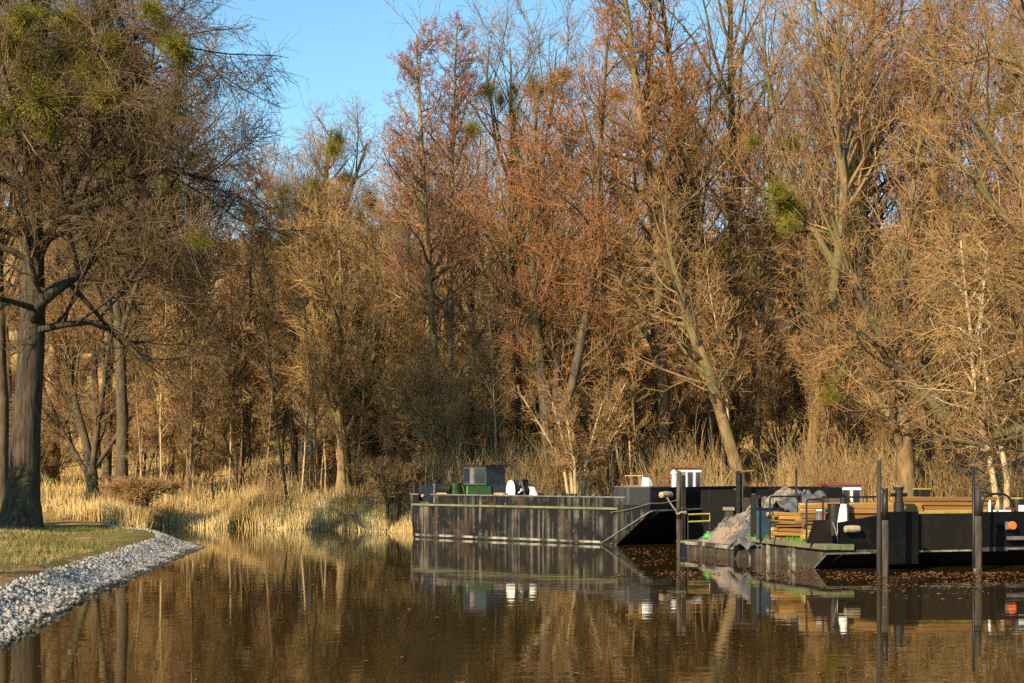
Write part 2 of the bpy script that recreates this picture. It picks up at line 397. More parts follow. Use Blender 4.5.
# ------------------------------------------------------------------ trees that stand out one by one
def hero(name, label, Y, stems, style, bark, twig, seed, dens=1.0, leaf=None, leaf_n=0, leaf_size=.04, leaf_zmin=None, cat='tree', H=None, depth=1.0):
    """stems: list of [(px, py, width px), ...]; a first stem starting with py None starts on the ground"""
    g = np.random.default_rng(seed); px0 = stems[0][0][0]; x0 = (px0 - CX) / F * Y; z0 = gz(x0, Y) - .05
    base = Vector((x0, Y, z0)); trunks = []
    made = []
    for k, st in enumerate(stems):
        P = []; r = []
        for j, (px, py, wd) in enumerate(st):
            if py is None: p = Vector(((px - CX) / F * Y, Y, z0))
            else: p = at(px, py, Y)
            P.append(np.array(p - base)); r.append(max(.006, wd / F * Y / 2))
        P = np.array(P)
        if k == 0:
            off = np.cumsum(g.normal(0, .10 * depth, len(P))); P[:, 1] += off - off[0]
            made.append(P)
        else:
            m0 = made[0]; i = np.argmin(np.linalg.norm(m0[:, [0, 2]] - P[0][[0, 2]], axis=1))
            y0 = np.interp(P[0, 2], m0[:, 2], m0[:, 1]) if P[0, 2] > .5 else g.normal(0, .15)
            P[:, 1] = y0 + np.concatenate([[0], np.cumsum(g.normal(0, .5 * depth, len(P) - 1))])
        trunks.append((P, np.array(r)))
    root = build_plant(name, trunks, style, seed, bark, twig, dens, leaf, leaf_n, leaf_size, leaf_zmin, H)
    root.location = base
    return tag(root, label, cat)

def clumps(root, Y, spots, kind='mistletoe'):
    for px, py, rp in spots: add_clump(root, at(px, py, Y + random.uniform(-1.2, .6)), rp / F * Y, kind)

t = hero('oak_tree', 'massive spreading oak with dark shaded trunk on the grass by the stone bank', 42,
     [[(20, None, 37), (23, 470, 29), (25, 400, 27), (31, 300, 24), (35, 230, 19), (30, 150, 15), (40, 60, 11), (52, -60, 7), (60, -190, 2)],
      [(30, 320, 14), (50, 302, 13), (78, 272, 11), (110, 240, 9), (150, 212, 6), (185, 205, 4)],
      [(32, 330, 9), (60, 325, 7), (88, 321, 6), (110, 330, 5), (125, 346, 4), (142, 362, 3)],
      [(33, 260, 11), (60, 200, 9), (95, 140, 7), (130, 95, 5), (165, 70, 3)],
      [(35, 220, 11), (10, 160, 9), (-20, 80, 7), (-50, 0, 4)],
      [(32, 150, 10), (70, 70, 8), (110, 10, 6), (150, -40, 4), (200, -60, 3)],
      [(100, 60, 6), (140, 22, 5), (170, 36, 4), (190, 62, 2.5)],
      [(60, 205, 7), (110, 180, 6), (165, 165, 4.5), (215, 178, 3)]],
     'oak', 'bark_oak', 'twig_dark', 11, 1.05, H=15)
clumps(t, 39.5, [(12, 45, 26), (42, 100, 28), (92, 72, 24), (104, 96, 18), (25, 18, 22), (68, 20, 20), (175, 45, 18), (150, 8, 16), (200, 240, 13), (8, 115, 22), (60, 60, 20), (30, 70, 24), (50, 130, 16), (78, 45, 18), (110, 40, 14), (185, 55, 14)])
clumps(t, 42.5, [(180, 60, 15), (140, 150, 14), (120, 40, 14)], 'ivy')

hero('broad_tree', 'many-stemmed low tree in the dry grass behind the big oak', 60,
     [[(92, None, 14), (92, 472, 10), (74, 400, 6), (62, 330, 4), (52, 250, 2.5)], [(91, 474, 7), (105, 400, 5), (116, 330, 4), (112, 240, 2)],
      [(92, 470, 6), (128, 420, 4), (158, 372, 3), (190, 330, 2)], [(90, 480, 6), (60, 430, 4), (40, 370, 3), (20, 300, 2)]],
     'dome', 'bark_dark', 'twig_brown', 12, .8, H=9)
hero('bare_tree', 'pale trunked tree beyond the dry grass, half hidden by the big oak trunk', 68,
     [[(50, None, 17), (52, 430, 15), (55, 350, 13), (60, 230, 9), (75, 120, 5), (80, 40, 2)]], 'dome', 'bark_warm', 'twig_brown', 13, .8)
hero('bare_tree', 'thin dark tree close against the big oak trunk', 45,
     [[(2, None, 15), (4, 400, 12), (2, 250, 9), (-10, 100, 6), (-20, -40, 3)]], 'fan', 'bark_dark', 'twig_dark', 14, .55)
t = hero('twin_alder', 'tall twin-trunked alder with reddish pointed tops behind the long black barge', 58,
     [[(449, None, 10), (446, 480, 8), (437, 380, 7.5), (428, 250, 6), (420, 120, 4), (416, 34, 1.2)],
      [(455, None, 9), (453, 480, 8), (450, 380, 7), (449, 250, 5.5), (452, 120, 3.5), (456, 16, 1.2)]],
     'alder', 'bark_warm', 'twig_red', 15, 1.15, 'leaf_red', 26000, .030, 9.5)
t = hero('ivy_tree', 'slender grey tree wrapped in ivy with mistletoe balls in its fork', 63,
     [[(521, None, 9), (519, 380, 8), (515, 250, 6.5), (512, 120, 4), (509, 45, 1.2)], [(516, 262, 5), (538, 180, 4), (552, 100, 3), (556, 50, 1)],
      [(514, 200, 4), (495, 140, 3), (487, 80, 2), (490, 52, 1)]],
     'fan', 'bark_dark', 'twig_grey', 16, .8)
clumps(t, 63, [(486, 90, 13), (472, 130, 13), (566, 74, 10), (540, 90, 12)])
clumps(t, 63, [(513, 90, 9), (514, 115, 9), (516, 140, 9), (514, 165, 9), (517, 190, 9), (516, 215, 9), (519, 240, 8), (532, 85, 10), (500, 100, 8), (553, 82, 9)], 'ivy')
hero('rusty_tree', 'forked dark trunk carrying rust coloured crown, rising behind the middle of the long barge', 54,
     [[(549, None, 24), (551, 470, 20), (552, 440, 18), (545, 400, 11), (535, 320, 8), (530, 200, 5), (538, 90, 2)],
      [(552, 442, 12), (570, 390, 9), (588, 300, 7), (598, 170, 4.5), (604, 50, 2)], [(546, 400, 7), (520, 330, 5), (508, 260, 3.5), (515, 190, 2)],
      [(552, 430, 7), (560, 340, 6), (562, 230, 4), (566, 120, 2)]],
     'dome', 'bark_dark', 'twig_rust', 17, .85, 'leaf_rust', 10000, .030, 5, H=11)
t = hero('rusty_alder', 'tallest rust coloured alder with a straight trunk behind the raised bow', 57,
     [[(664, None, 15), (662, 430, 13), (660, 330, 12), (656, 240, 11), (646, 170, 9), (637, 90, 7), (626, 10, 5), (616, -90, 1.5)],
      [(652, 200, 6), (648, 100, 5), (655, 0, 4), (660, -80, 2)], [(661, 360, 6), (640, 320, 5), (622, 270, 4), (610, 200, 2)]],
     'alder', 'bark_warm', 'twig_rust', 18, 1.1, 'leaf_rust', 32000, .030, 7.5, H=27)
hero('leaning_tree', 'thick sunlit tree leaning over the bow of the black barge', 52,
     [[(744, None, 14), (738, 470, 13), (724, 425, 12), (708, 370, 11), (690, 325, 11), (676, 275, 6), (668, 235, 3), (662, 200, 1.5)],
      [(690, 325, 6), (676, 322, 5), (650, 312, 3.5), (630, 295, 2)]],
     'dome', 'bark_warm', 'twig_brown', 19, .5, H=10)
hero('bare_tree', 'dark crooked trunk between the rust coloured alder and the leaning tree', 60,
     [[(714, None, 10), (708, 400, 9), (706, 310, 9), (700, 228, 9), (686, 142, 7), (670, 52, 5), (655, -70, 2)], [(692, 170, 4), (715, 100, 3), (730, 30, 2)]],
     'alder', 'bark_dark', 'twig_brown', 20, .8, 'leaf_rust', 2500, .03, 14)
hero('straight_tree', 'dark mast-straight tree with sparse high twigs against the sky', 66,
     [[(735, None, 10), (734, 300, 9), (731, 110, 7), (729, 0, 5), (728, -110, 1.5)]], 'fan', 'bark_dark', 'twig_grey', 21, .7)
t = hero('fan_tree', 'fan-shaped tree with arching limbs and a large yellow-green mistletoe ball', 58,
     [[(806, None, 13), (818, 400, 11), (838, 260, 9), (842, 185, 8), (832, 110, 6), (812, 20, 4), (800, -80, 1.5)],
      [(836, 270, 7), (806, 212, 5), (782, 150, 4), (765, 60, 3), (758, -30, 1.5)], [(841, 210, 6), (852, 120, 5), (846, 40, 4), (852, -60, 2)],
      [(840, 235, 5), (800, 225, 4), (770, 215, 3), (748, 190, 2)]],
     'fan', 'bark_warm', 'twig_brown', 22, .9, H=20)
clumps(t, 57.5, [(786, 204, 21), (778, 190, 14), (752, 142, 10), (790, 225, 12)])
hero('reddish_tree', 'straight alder with a dense red-brown haze of catkins', 68,
     [[(864, None, 12), (862, 300, 10), (866, 150, 8), (872, 0, 6), (876, -130, 2)], [(864, 200, 5), (885, 100, 4), (900, 0, 3), (905, -80, 1.5)]],
     'alder', 'bark_dark', 'twig_red', 23, 1.2, 'leaf_red', 20000, .032, 9, H=27)
hero('forked_tree', 'forked grey trunk standing behind the timber stack', 50,
     [[(908, None, 21), (906, 470, 18), (903, 445, 16), (900, 400, 12), (894, 330, 9), (905, 230, 6), (922, 120, 3)],
      [(903, 455, 9), (886, 420, 8), (868, 388, 5.5), (846, 350, 3)], [(900, 395, 6), (920, 340, 5), (945, 280, 3), (960, 200, 2)]],
     'dome', 'bark_warm', 'twig_brown', 24, .5, H=10)
hero('leaning_tree', 'thick dark tree leaning steeply away from the tall mooring posts', 48.5,
     [[(996, None, 26), (986, 478, 23), (972, 452, 20), (953, 430, 18), (930, 405, 15), (908, 383, 12), (880, 340, 8), (850, 280, 5), (832, 215, 2.5)],
      [(945, 422, 9), (935, 380, 7), (912, 330, 5), (905, 260, 3)], [(953, 430, 7), (985, 395, 5), (1010, 350, 3.5), (1030, 300, 2)]],
     'dome', 'bark_dark', 'twig_brown', 25, .5, H=9)
hero('young_tree', 'slim upright trunk beside the forked tree behind the timber', 53,
     [[(931, None, 7), (927, 440, 6.5), (925, 380, 6), (931, 250, 4), (940, 100, 2)]], 'slim', 'bark_warm', 'twig_brown', 26, .9)
hero('young_tree', 'slim trunk tilting towards the thick leaning tree', 53,
     [[(944, None, 7), (946, 450, 6.5), (953, 400, 5), (950, 290, 4), (962, 150, 2)]], 'slim', 'bark_warm', 'twig_brown', 27, .9)
hero('pale_willow', 'pair of thin pale curving stems beside the arched rail', 46,
     [[(1000, None, 7), (994, 480, 6), (985, 440, 5.5), (975, 395, 4.5), (970, 330, 3.5), (962, 240, 2)],
      [(1006, None, 7), (1002, 480, 6), (995, 430, 5), (984, 390, 4.5), (978, 340, 3), (985, 250, 2)]],
     'willow', 'bark_pale', 'twig_tan', 28, .6, H=6)
hero('gnarled_tree', 'gnarled dark tree reaching a low crooked bough over the barge', 45,
     [[(1085, None, 26), (1075, 470, 22), (1062, 430, 18), (1058, 380, 14), (1040, 300, 9), (1050, 200, 4)],
      [(1060, 436, 13), (1026, 428, 10), (1000, 434, 8), (982, 444, 5), (940, 438, 2.5)], [(1058, 390, 9), (1024, 374, 7), (1004, 378, 5), (990, 384, 3)],
      [(1026, 428, 7), (1012, 455, 5), (998, 462, 3)]],
     'dome', 'bark_dark', 'twig_brown', 29, .6, H=8)
hero('willow_tree', 'large tan willow sweeping long pale boughs into the picture from the shore', 47,
     [[(1120, None, 30), (1105, 400, 24), (1090, 300, 20), (1080, 160, 14), (1070, 0, 9), (1060, -140, 3)],
      [(1092, 320, 12), (1050, 262, 9), (1005, 215, 6), (965, 165, 4), (935, 130, 2)], [(1085, 220, 11), (1050, 140, 9), (1024, 62, 7), (992, 52, 4.5), (960, 62, 2.5)],
      [(1088, 270, 10), (1040, 200, 7), (990, 130, 5), (955, 60, 3), (930, 10, 1.5)], [(1080, 150, 9), (1040, 50, 7), (1000, -20, 5), (960, -60, 3)],
      [(1095, 340, 10), (1040, 300, 7), (990, 270, 5), (945, 262, 3)]],
     'dome', 'bark_warm', 'twig_brown', 30, .65, H=14)
t = hero('evergreen_hung_tree', 'sloping-crowned tree hung with dark green clumps below the open sky', 74,
     [[(318, None, 11), (318, 330, 9), (322, 220, 7), (332, 130, 3)], [(318, 320, 6), (290, 240, 5), (268, 190, 3), (255, 165, 1.5)],
      [(320, 270, 5), (350, 190, 4), (365, 140, 2)]],
     'dome', 'bark_dark', 'twig_brown', 31, .9, H=15)
clumps(t, 73, [(333, 150, 12), (315, 188, 15), (318, 214, 12), (300, 205, 11), (345, 178, 11), (290, 260, 14), (275, 245, 12)])
clumps(t, 73, [(338, 140, 11), (320, 195, 14), (310, 225, 12), (242, 282, 13), (252, 348, 15), (300, 235, 14)], 'ivy')
hero('broad_tree', 'short thick tree forking low in the reeds, nearest to the long barge stern', 60,
     [[(343, None, 17), (344, 465, 14), (340, 430, 11), (322, 370, 6), (310, 300, 4), (305, 230, 2)], [(342, 440, 9), (365, 390, 6), (378, 320, 4), (372, 240, 2)],
      [(341, 435, 7), (340, 360, 5), (345, 280, 4), (338, 200, 2)], [(343, 450, 6), (375, 430, 4), (405, 395, 3), (430, 350, 2)]],
     'dome', 'bark_warm', 'twig_tan', 32, .9, H=10)
t = hero('tall_beech', 'very tall tree with ascending limbs behind the red-brown alder', 64,
     [[(955, None, 13), (950, 300, 11), (935, 150, 9), (925, 0, 7), (915, -140, 2)], [(948, 290, 6), (985, 180, 5), (1010, 60, 3), (1020, -40, 2)]],
     'dome', 'bark_warm', 'twig_red', 33, 1.1, 'leaf_red', 9000, .030, 9, H=22)
clumps(t, 63, [(830, 300, 12), (834, 285, 9)])
t = hero('straggly_tree', 'low straggly tree with one bright green ivy tuft behind the rubble barge', 55,
     [[(826, None, 8), (826, 440, 7), (830, 380, 6), (820, 320, 4), (800, 250, 2.5)], [(828, 400, 4), (850, 350, 3), (880, 320, 2)]],
     'dome', 'bark_warm', 'twig_brown', 34, .55, H=9)
clumps(t, 54.5, [(824, 380, 13), (830, 395, 10)])

t = hero('broad_tree', 'dense olive-brown tree filling the gap behind the big oak crown', 56,
     [[(120, None, 15), (122, 440, 12), (118, 350, 10), (112, 230, 8), (110, 100, 5), (106, -20, 2)], [(118, 340, 6), (150, 250, 5), (172, 150, 4), (180, 60, 2)], [(116, 320, 6), (85, 240, 5), (62, 140, 4), (50, 30, 2)]],
     'dome', 'bark_dark', 'twig_dark', 35, 1.0, H=14)
clumps(t, 55.5, [(150, 120, 20), (170, 190, 16), (120, 170, 18), (130, 60, 20), (90, 220, 15), (185, 240, 14), (160, 20, 16)])
clumps(t, 55.5, [(140, 90, 18), (100, 150, 18), (175, 100, 15), (190, 200, 12), (130, 230, 16)], 'ivy')

# fan of pale stems behind the barge
def multi_stem(name, label, px, Y, n, hpx, spread, bark, twig, seed, style='slim', dens=.7, cat='shrub', wpx=5):
    g = np.random.default_rng(seed); stems = []
    for i in range(n):
        a = (i + .5) / n * 2 - 1 + g.normal(0, .12); h = hpx * g.uniform(.7, 1.1); w_ = wpx * g.uniform(.7, 1.1)
        stems.append([(px + a * 5, None, w_), (px + a * spread * .25, 495 - h * .3, w_ * .8), (px + a * spread * .65, 495 - h * .68, w_ * .55), (px + a * spread, 495 - h, 1.2)])
    return hero(name, label, Y, stems, style, bark, twig, seed, dens, cat=cat, H=4.5 if dens > .4 else 3.2, depth=.6)
multi_stem('hazel_bush', 'fan of bright tan stems springing up beside the dark forked trunk', 578, 52, 7, 105, 60, 'bark_pale', 'twig_brown', 41, dens=.3)
multi_stem('bramble_bush', 'dark tangled bramble overhanging the water at the stern of the long barge', 392, 51.2, 12, 30, 42, 'bark_warm', 'twig_brown', 42, dens=.6, wpx=3)
multi_stem('brush_pile', 'low dark heap of roots and brushwood at the reed edge', 138, 52.5, 12, 9, 34, 'bark_dark', 'twig_brown', 43, dens=.35, wpx=4, cat='brush')

# ------------------------------------------------------------------ the wood behind: kinds that repeat
def straight(h, r, g, lean=.04):
    n = 6; z = np.linspace(0, h, n); x = np.cumsum(g.normal(0, lean * h / n, n)); y = np.cumsum(g.normal(0, lean * h / n, n)); x -= x[0]; y -= y[0]
    return (np.stack([x, y, z], 1), np.linspace(r, .012, n))
PROTO = []
specs = [('dome', 'bark_warm', 'twig_brown', None, 0), ('fan', 'bark_dark', 'twig_grey', None, 0), ('alder', 'bark_warm', 'twig_red', 'leaf_red', 7000),
         ('dome', 'bark_dark', 'twig_tan', None, 0), ('alder', 'bark_dark', 'twig_brown', 'leaf_rust', 2500), ('fan', 'bark_warm', 'twig_brown', None, 0)]
gp = np.random.default_rng(77)
for i, (st, bk, tw, lf, ln) in enumerate(specs):
    tr = [straight(20, .20, gp)]
    if st != 'alder':
        P, r = tr[0]; k = 3; d = np.array([gp.normal(0, 1), gp.normal(0, 1), 0]); d /= np.linalg.norm(d)
        s = np.linspace(0, 1, 5)[:, None]; tr.append((P[2] + d * s * 3.2 + np.array([0, 0, 1]) * s * 10, np.linspace(.12, .012, 5)))
    root = build_plant('woodland_tree', tr, st, 200 + i, bk, tw, .72, lf, ln, .035, 6); PROTO.append(root)
WL = {0: 'round-topped brown tree standing in the depth of the wood', 1: 'grey upswept tree standing in the depth of the wood', 2: 'reddish pointed alder standing in the depth of the wood',
      3: 'tan bushy-topped tree standing in the depth of the wood', 4: 'dark alder with scattered rusty leaves in the depth of the wood', 5: 'brown upswept tree standing in the depth of the wood'}
WG = {0: 'round brown trees of the wood', 1: 'grey upswept trees of the wood', 2: 'reddish alders of the wood', 3: 'tan trees of the wood', 4: 'dark rusty alders of the wood', 5: 'brown upswept trees of the wood'}
TOP = np.array([(-100, -60), (60, -50), (150, -10), (205, 70), (240, 130), (275, 148), (320, 118), (370, 95), (410, 80), (470, 75), (540, 55), (580, 22), (620, -20), (700, -10), (760, 10), (830, -60), (1150, -120)], float)
used = [False] * len(PROTO); gb = np.random.default_rng(5); used2 = [False] * 6
for Y0, step in ((64, 3.7), (70, 3.5), (77, 3.5), (86, 3.8), (97, 4.2), (110, 4.8)):
    x = -.40 * Y0
    while x < .42 * Y0:
        Y = Y0 + gb.normal(0, 1.3); px = CX + F * x / Y; top = np.interp(px, TOP[:, 0], TOP[:, 1]) + abs(gb.normal(0, 34)) + (55 if Y0 > 80 else 0)
        kk = int(gb.choice(6, p=[.2, .2, .17, .13, .13, .17] if px < 600 else [.18, .08, .36, .12, .14, .12]))
        z0 = gz(x, Y) - .1; h = max(7, zof(top, Y) - z0); s = h / 22.5
        o = PROTO[kk] if not used[kk] else copy_tree(PROTO[kk]); used[kk] = True
        hung = False
        o.location = (x, Y, z0); o.rotation_euler = (gb.normal(0, .03), gb.normal(0, .03), gb.random() * 6.28); wd = s ** .5 * gb.uniform(.85, 1.1)
        o.scale = (wd, wd, s); tag(o, WL[kk], 'tree', WG[kk])
        if used2[kk] and gb.random() < (.62 if px < 420 else .4):
            for q_ in range(int(gb.integers(1, 6))):
                add_clump(o, (x + gb.normal(0, 1.6), Y - abs(gb.normal(.8, .8)), z0 + h * gb.uniform(.42, .88)), gb.uniform(.35, .9), 'mistletoe' if gb.random() < .65 else 'ivy')
            tag(o, WL[kk].replace(' standing in', ' hung with evergreen tufts in').replace(' in the depth', ' hung with evergreen tufts in the depth') if 'standing' not in WL[kk] else WL[kk].replace(' standing in', ' hung with evergreen tufts in'), 'tree', WG[kk] + ' hung with evergreen tufts')
        used2[kk] = True
        x += step * gb.uniform(.6, 1.4)
for i, u in enumerate(used):
    if not u: bpy.data.objects.remove(PROTO[i])

# thin saplings with visible stems along the shore
SAP = []
for i in range(4):
    SAP.append(build_plant('sapling', [straight(9, .055, gp, .06)], 'slim', 300 + i, ['bark_warm', 'bark_dark', 'bark_pale', 'bark_warm'][i], ['twig_brown', 'twig_brown', 'twig_tan', 'twig_tan'][i], .9, H=9))
SL = ['brown-stemmed sapling on the shore', 'dark-stemmed sapling on the shore', 'pale-stemmed sapling on the shore', 'tan-twigged brown sapling on the shore']
used = [False] * 4
for i in range(112):
    px = gb.uniform(120, 430) if i < 60 else gb.uniform(430, 1030); Y = gb.uniform(55, 67) if px < 430 else gb.uniform(53, 66)
    x = (px - CX) / F * Y; k = int(gb.integers(0, 4)); o = SAP[k] if not used[k] else copy_tree(SAP[k]); used[k] = True
    o.location = (x, Y, gz(x, Y) - .05); o.rotation_euler = (gb.normal(0, .09), gb.normal(0, .09), gb.random() * 6.28); s = gb.uniform(.55, 1.15); o.scale = (s, s, s * gb.uniform(.9, 1.2))
    tag(o, SL[k], 'sapling', SL[k].replace('sapling', 'saplings'))

# shrub layer
SHR = []
for i in range(4):
    g = np.random.default_rng(400 + i); tr = []
    for j in range(9):
        a = g.random() * 6.28; s = np.linspace(0, 1, 5); sp = g.uniform(.8, 2.6); h = g.uniform(3.0, 5.2)
        tr.append((np.stack([np.cos(a) * (.1 + sp * s ** 1.3), np.sin(a) * (.1 + sp * s ** 1.3), h * s], 1), np.linspace(.035, .01, 5)))
    SHR.append(build_plant('shrub', tr, 'slim', 500 + i, ['bark_warm', 'bark_pale', 'bark_dark', 'bark_warm'][i], ['twig_tan', 'twig_tan', 'twig_brown', 'twig_brown'][i], .9, H=7))
HL = ['tan leafless shrub under the trees', 'pale-stemmed leafless shrub under the trees', 'dark-stemmed leafless shrub under the trees', 'brown leafless shrub under the trees']
used = [False] * 4
for Y0, step, lo, hi in ((57, 3.0, 0, 1100), (63, 2.8, -60, 1100), (71, 2.8, -60, 1100), (82, 3.0, -60, 1100), (96, 3.2, -80, 1120)):
    x = (lo - CX) / F * Y0
    while x < (hi - CX) / F * Y0:
        Y = Y0 + gb.normal(0, 1.5); px = CX + F * x / Y; k = int(gb.integers(0, 4)); s = gb.uniform(.6, 1.3) * (1.15 if px > 420 else .85) * (1.5 if Y0 > 95 else 1)
        if not (px > 430 and Y0 < 66 and gb.random() < .62) and not (px < 420 and Y0 < 60 and gb.random() < .75) and not (px < 300 and Y0 < 72 and gb.random() < .5):
            o = SHR[k] if not used[k] else copy_tree(SHR[k]); used[k] = True
            o.location = (x, Y, gz(x, Y) - .05); o.rotation_euler = (0, 0, gb.random() * 6.28); o.scale = (s, s, s * gb.uniform(.9, 1.3)); tag(o, HL[k], 'shrub', HL[k].replace('shrub', 'shrubs'))
        x += step * gb.uniform(.6, 1.4)

# tree out of view shadowing the stones; unseen shrubs added to shade the oak trunk
o = copy_tree(PROTO[1]); o.location = (-14.8, 17.2, gz(-14.8, 17.2)); o.scale = (.54, .54, .45); o.rotation_euler = (0, 0, 1); tag(o, 'grey upswept tree on the near bank by the stones', 'tree', 'trees along the near bank')
for (x, Y, k, lb) in ((-17.9, 37.4, 0, 'unseen tan leafless shrub added to shade the oak trunk'), (-19.0, 36.0, 3, 'unseen brown leafless shrub added to shade the oak trunk'), (-18.3, 36.8, 2, 'unseen dark-stemmed leafless shrub added to shade the oak trunk')):
    o = copy_tree(SHR[k]); o.location = (x, Y, gz(x, Y)); o.scale = (.95, .95, 1.15); o.rotation_euler = (0, 0, x); tag(o, lb, 'shrub', 'unseen shrubs added to shade the oak trunk')

# ------------------------------------------------------------------ reeds, dry grass, lawn, stones, floating leaves
g = np.random.default_rng(21)
def scatter(n, x0, x1, y0, y1): return g.uniform(x0, x1, n), g.uniform(y0, y1, n)
x, y = scatter(90000, -16, 3, 48.5, 58); d = pond_dist(x, y)
keep = (d > -.45) & (d < 3.5) & (g.random(len(x)) < .75 * np.clip(1.2 - d / 3.5, .1, 1)) & (x < 1.0)
keep &= (np.sin(x * 2.1 + y) + np.sin(x * .9) * .8 + g.normal(0, .6, len(x))) > -1.7
x, y, d = x[keep], y[keep], d[keep]; C = np.stack([x, y, np.maximum(ground_z(x, y), -.15)], 1)
hs = g.uniform(.3, .8, len(x)) * (1 + .35 * np.sin(x * 1.7)) * np.where(x > -4.5, .55, 1)
v, q = blades(C, hs, .13, g.uniform(.010, .018, len(x)), g)
tag(link_mesh('reed_bed', np_mesh('reed_bed', v, q, material=M['reed'])), 'belt of pale golden reeds along the far waterline', 'reeds', kind='stuff')
x, y = scatter(120000, -34, 34, 51, 92); d = pond_dist(x, y); keep = (d > 1.0) & (np.abs(x / y) < .42) & (g.random(len(x)) < np.where(x < -1, 1, .8)); x, y = x[keep], y[keep]
C = np.stack([x, y, ground_z(x, y)], 1); v, q = blades(C, g.uniform(.25, .75, len(x)), .25, g.uniform(.010, .022, len(x)), g)
tag(link_mesh('dry_grass', np_mesh('dry_grass', v, q, material=M['dry_grass'])), 'tall straw-coloured dead grass under the trees', 'grass', kind='stuff')
# sunlit thicket of thin bare shoots along the bank, too many to count
x, y = scatter(26000, -14, 24, 50, 61); d = pond_dist(x, y); cl = np.sin(x * 1.15 + .6 * np.sin(y)) + .7 * np.sin(x * .47 + 1.3) + g.normal(0, .5, len(x))
keep = (d > .8) & (d < 8) & (np.abs(x / y) < .41) & (cl > np.where(x < -3.2, 1.1, -.35)) & (g.random(len(x)) < .55); x, y = x[keep], y[keep]; n = len(x)
C = np.stack([x, y, ground_z(x, y) - .05], 1); hh = g.uniform(.7, 2.6, n) * np.where(x < -3.2, .7, 1) * g.uniform(.6, 1.2, n)
P1 = paths(C, np.stack([g.normal(0, .22, n), g.normal(0, .22, n), np.ones(n)], 1), hh, 4, .10, (0, 0, .2), g); R1 = taper(.005 + hh * .004, .005, 4)
p_, d_, t_, r_ = children_of(P1, R1, 5, .3, 1.0, 38, 12, g); P2 = paths(p_, d_, np.repeat(hh, 5) * .34 * g.uniform(.5, 1.2, len(p_)), 2, .12, (0, 0, .4), g)
v, q = join([tubes(P1, R1, 3), tubes(P2, taper(np.full(len(p_), .006), .004, 2), 3)])
tag(link_mesh('undergrowth', np_mesh('undergrowth', v, q, material=M['thicket'])), 'thicket of thin straw-brown shoots along the far bank behind the barges', 'undergrowth', kind='stuff')
x, y = scatter(150000, -22, -5.5, 15, 52); d = pond_dist(x, y); pat = np.sin(x * .9 + y * .35) + np.sin(y * .55 - x * .3) + g.normal(0, .5, len(x))
keep = (d > 1.25) & (d < 12) & (pat > .25) & (y < 49); x, y = x[keep], y[keep]; C = np.stack([x, y, ground_z(x, y)], 1)
v, q = blades(C, g.uniform(.04, .13, len(x)), .35, g.uniform(.006, .012, len(x)), g, 1)
tag(link_mesh('grass', np_mesh('grass', v, q, material=M['grass'])), 'short olive green grass on the bank around the oak', 'grass', kind='stuff')

def stone_mesh(seed):
    bm = bmesh.new(); bmesh.ops.create_icosphere(bm, subdivisions=1, radius=1.0); rr = random.Random(seed)
    pl = [Vector((rr.gauss(0, 1), rr.gauss(0, 1), rr.gauss(0, 1))).normalized() for _ in range(7)]; ds = [rr.uniform(.55, .85) for _ in pl]
    for vv in bm.verts:
        for n_, d_ in zip(pl, ds):
            e = vv.co.dot(n_) - d_
            if e > 0: vv.co -= n_ * e
        vv.co *= rr.uniform(.8, 1.15)
        vv.co.z *= .7
    V = np.array([v_.co[:] for v_ in bm.verts]); T = np.array([[l_.index for l_ in f.verts] for f in bm.faces]); bm.free(); return V, T
SM = [stone_mesh(i) for i in range(7)]; SME = [np_mesh('riprap_stone', V, tris=T, material=M['stone']) for V, T in SM]
x, y = scatter(330000, -13.5, -5.4, 12, 50); d = pond_dist(x, y); wid = .95 + .45 * sm((y - 38) / 4) 
keep = (d > -.30) & (d < wid) & (y < 46.5) & (g.random(len(x)) < np.where(y < 46.5, 1, 0) * np.clip((wid - d) * 4, .15, 1)); x, y, d = x[keep], y[keep], d[keep]
sz = g.uniform(.015, .042, len(x)) * (1 + .5 * (g.random(len(x)) < .06)); vis = (x / y > -.37) & (y > 17); order = np.argsort(-(np.where(vis, 1, 0) * sz / y)); big = order[:300]; rest = np.setdiff1d(order, big)[:42000]
zz = np.maximum(ground_z(x, y), -.08) + .03
def rots(n):
    a = g.normal(0, 1, (n, 3, 3)); qn, _ = np.linalg.qr(a); return qn
for i in big:
    o = link_mesh('riprap_stone', SME[int(g.integers(0, 7))]); o.location = (x[i], y[i], zz[i] + .02); o.rotation_euler = tuple(g.random(3) * 6.28); o.scale = (sz[i] * 1.15,) * 3
    tag(o, 'large pale broken stone lying on the riprap bank', 'stone', 'larger stones of the riprap bank')
VV, TT, off = [], [], 0
for k in range(7):
    ids = rest[k::7]; V, T = SM[k]; Q = rots(len(ids)); W = np.einsum('nij,vj->nvi', Q, V) * (sz[ids] * g.uniform(.7, 1.1, len(ids)))[:, None, None] + np.stack([x[ids], y[ids], zz[ids]], 1)[:, None]
    VV.append(W.reshape(-1, 3)); TT.append((T[None] + (np.arange(len(ids)) * len(V))[:, None, None]).reshape(-1, 3) + off); off += len(ids) * len(V)
tag(link_mesh('riprap_stones', np_mesh('riprap_stones', np.concatenate(VV), tris=np.concatenate(TT), material=M['stone'])), 'bed of pale blue-grey broken stones along the near bank', 'stones', kind='stuff')
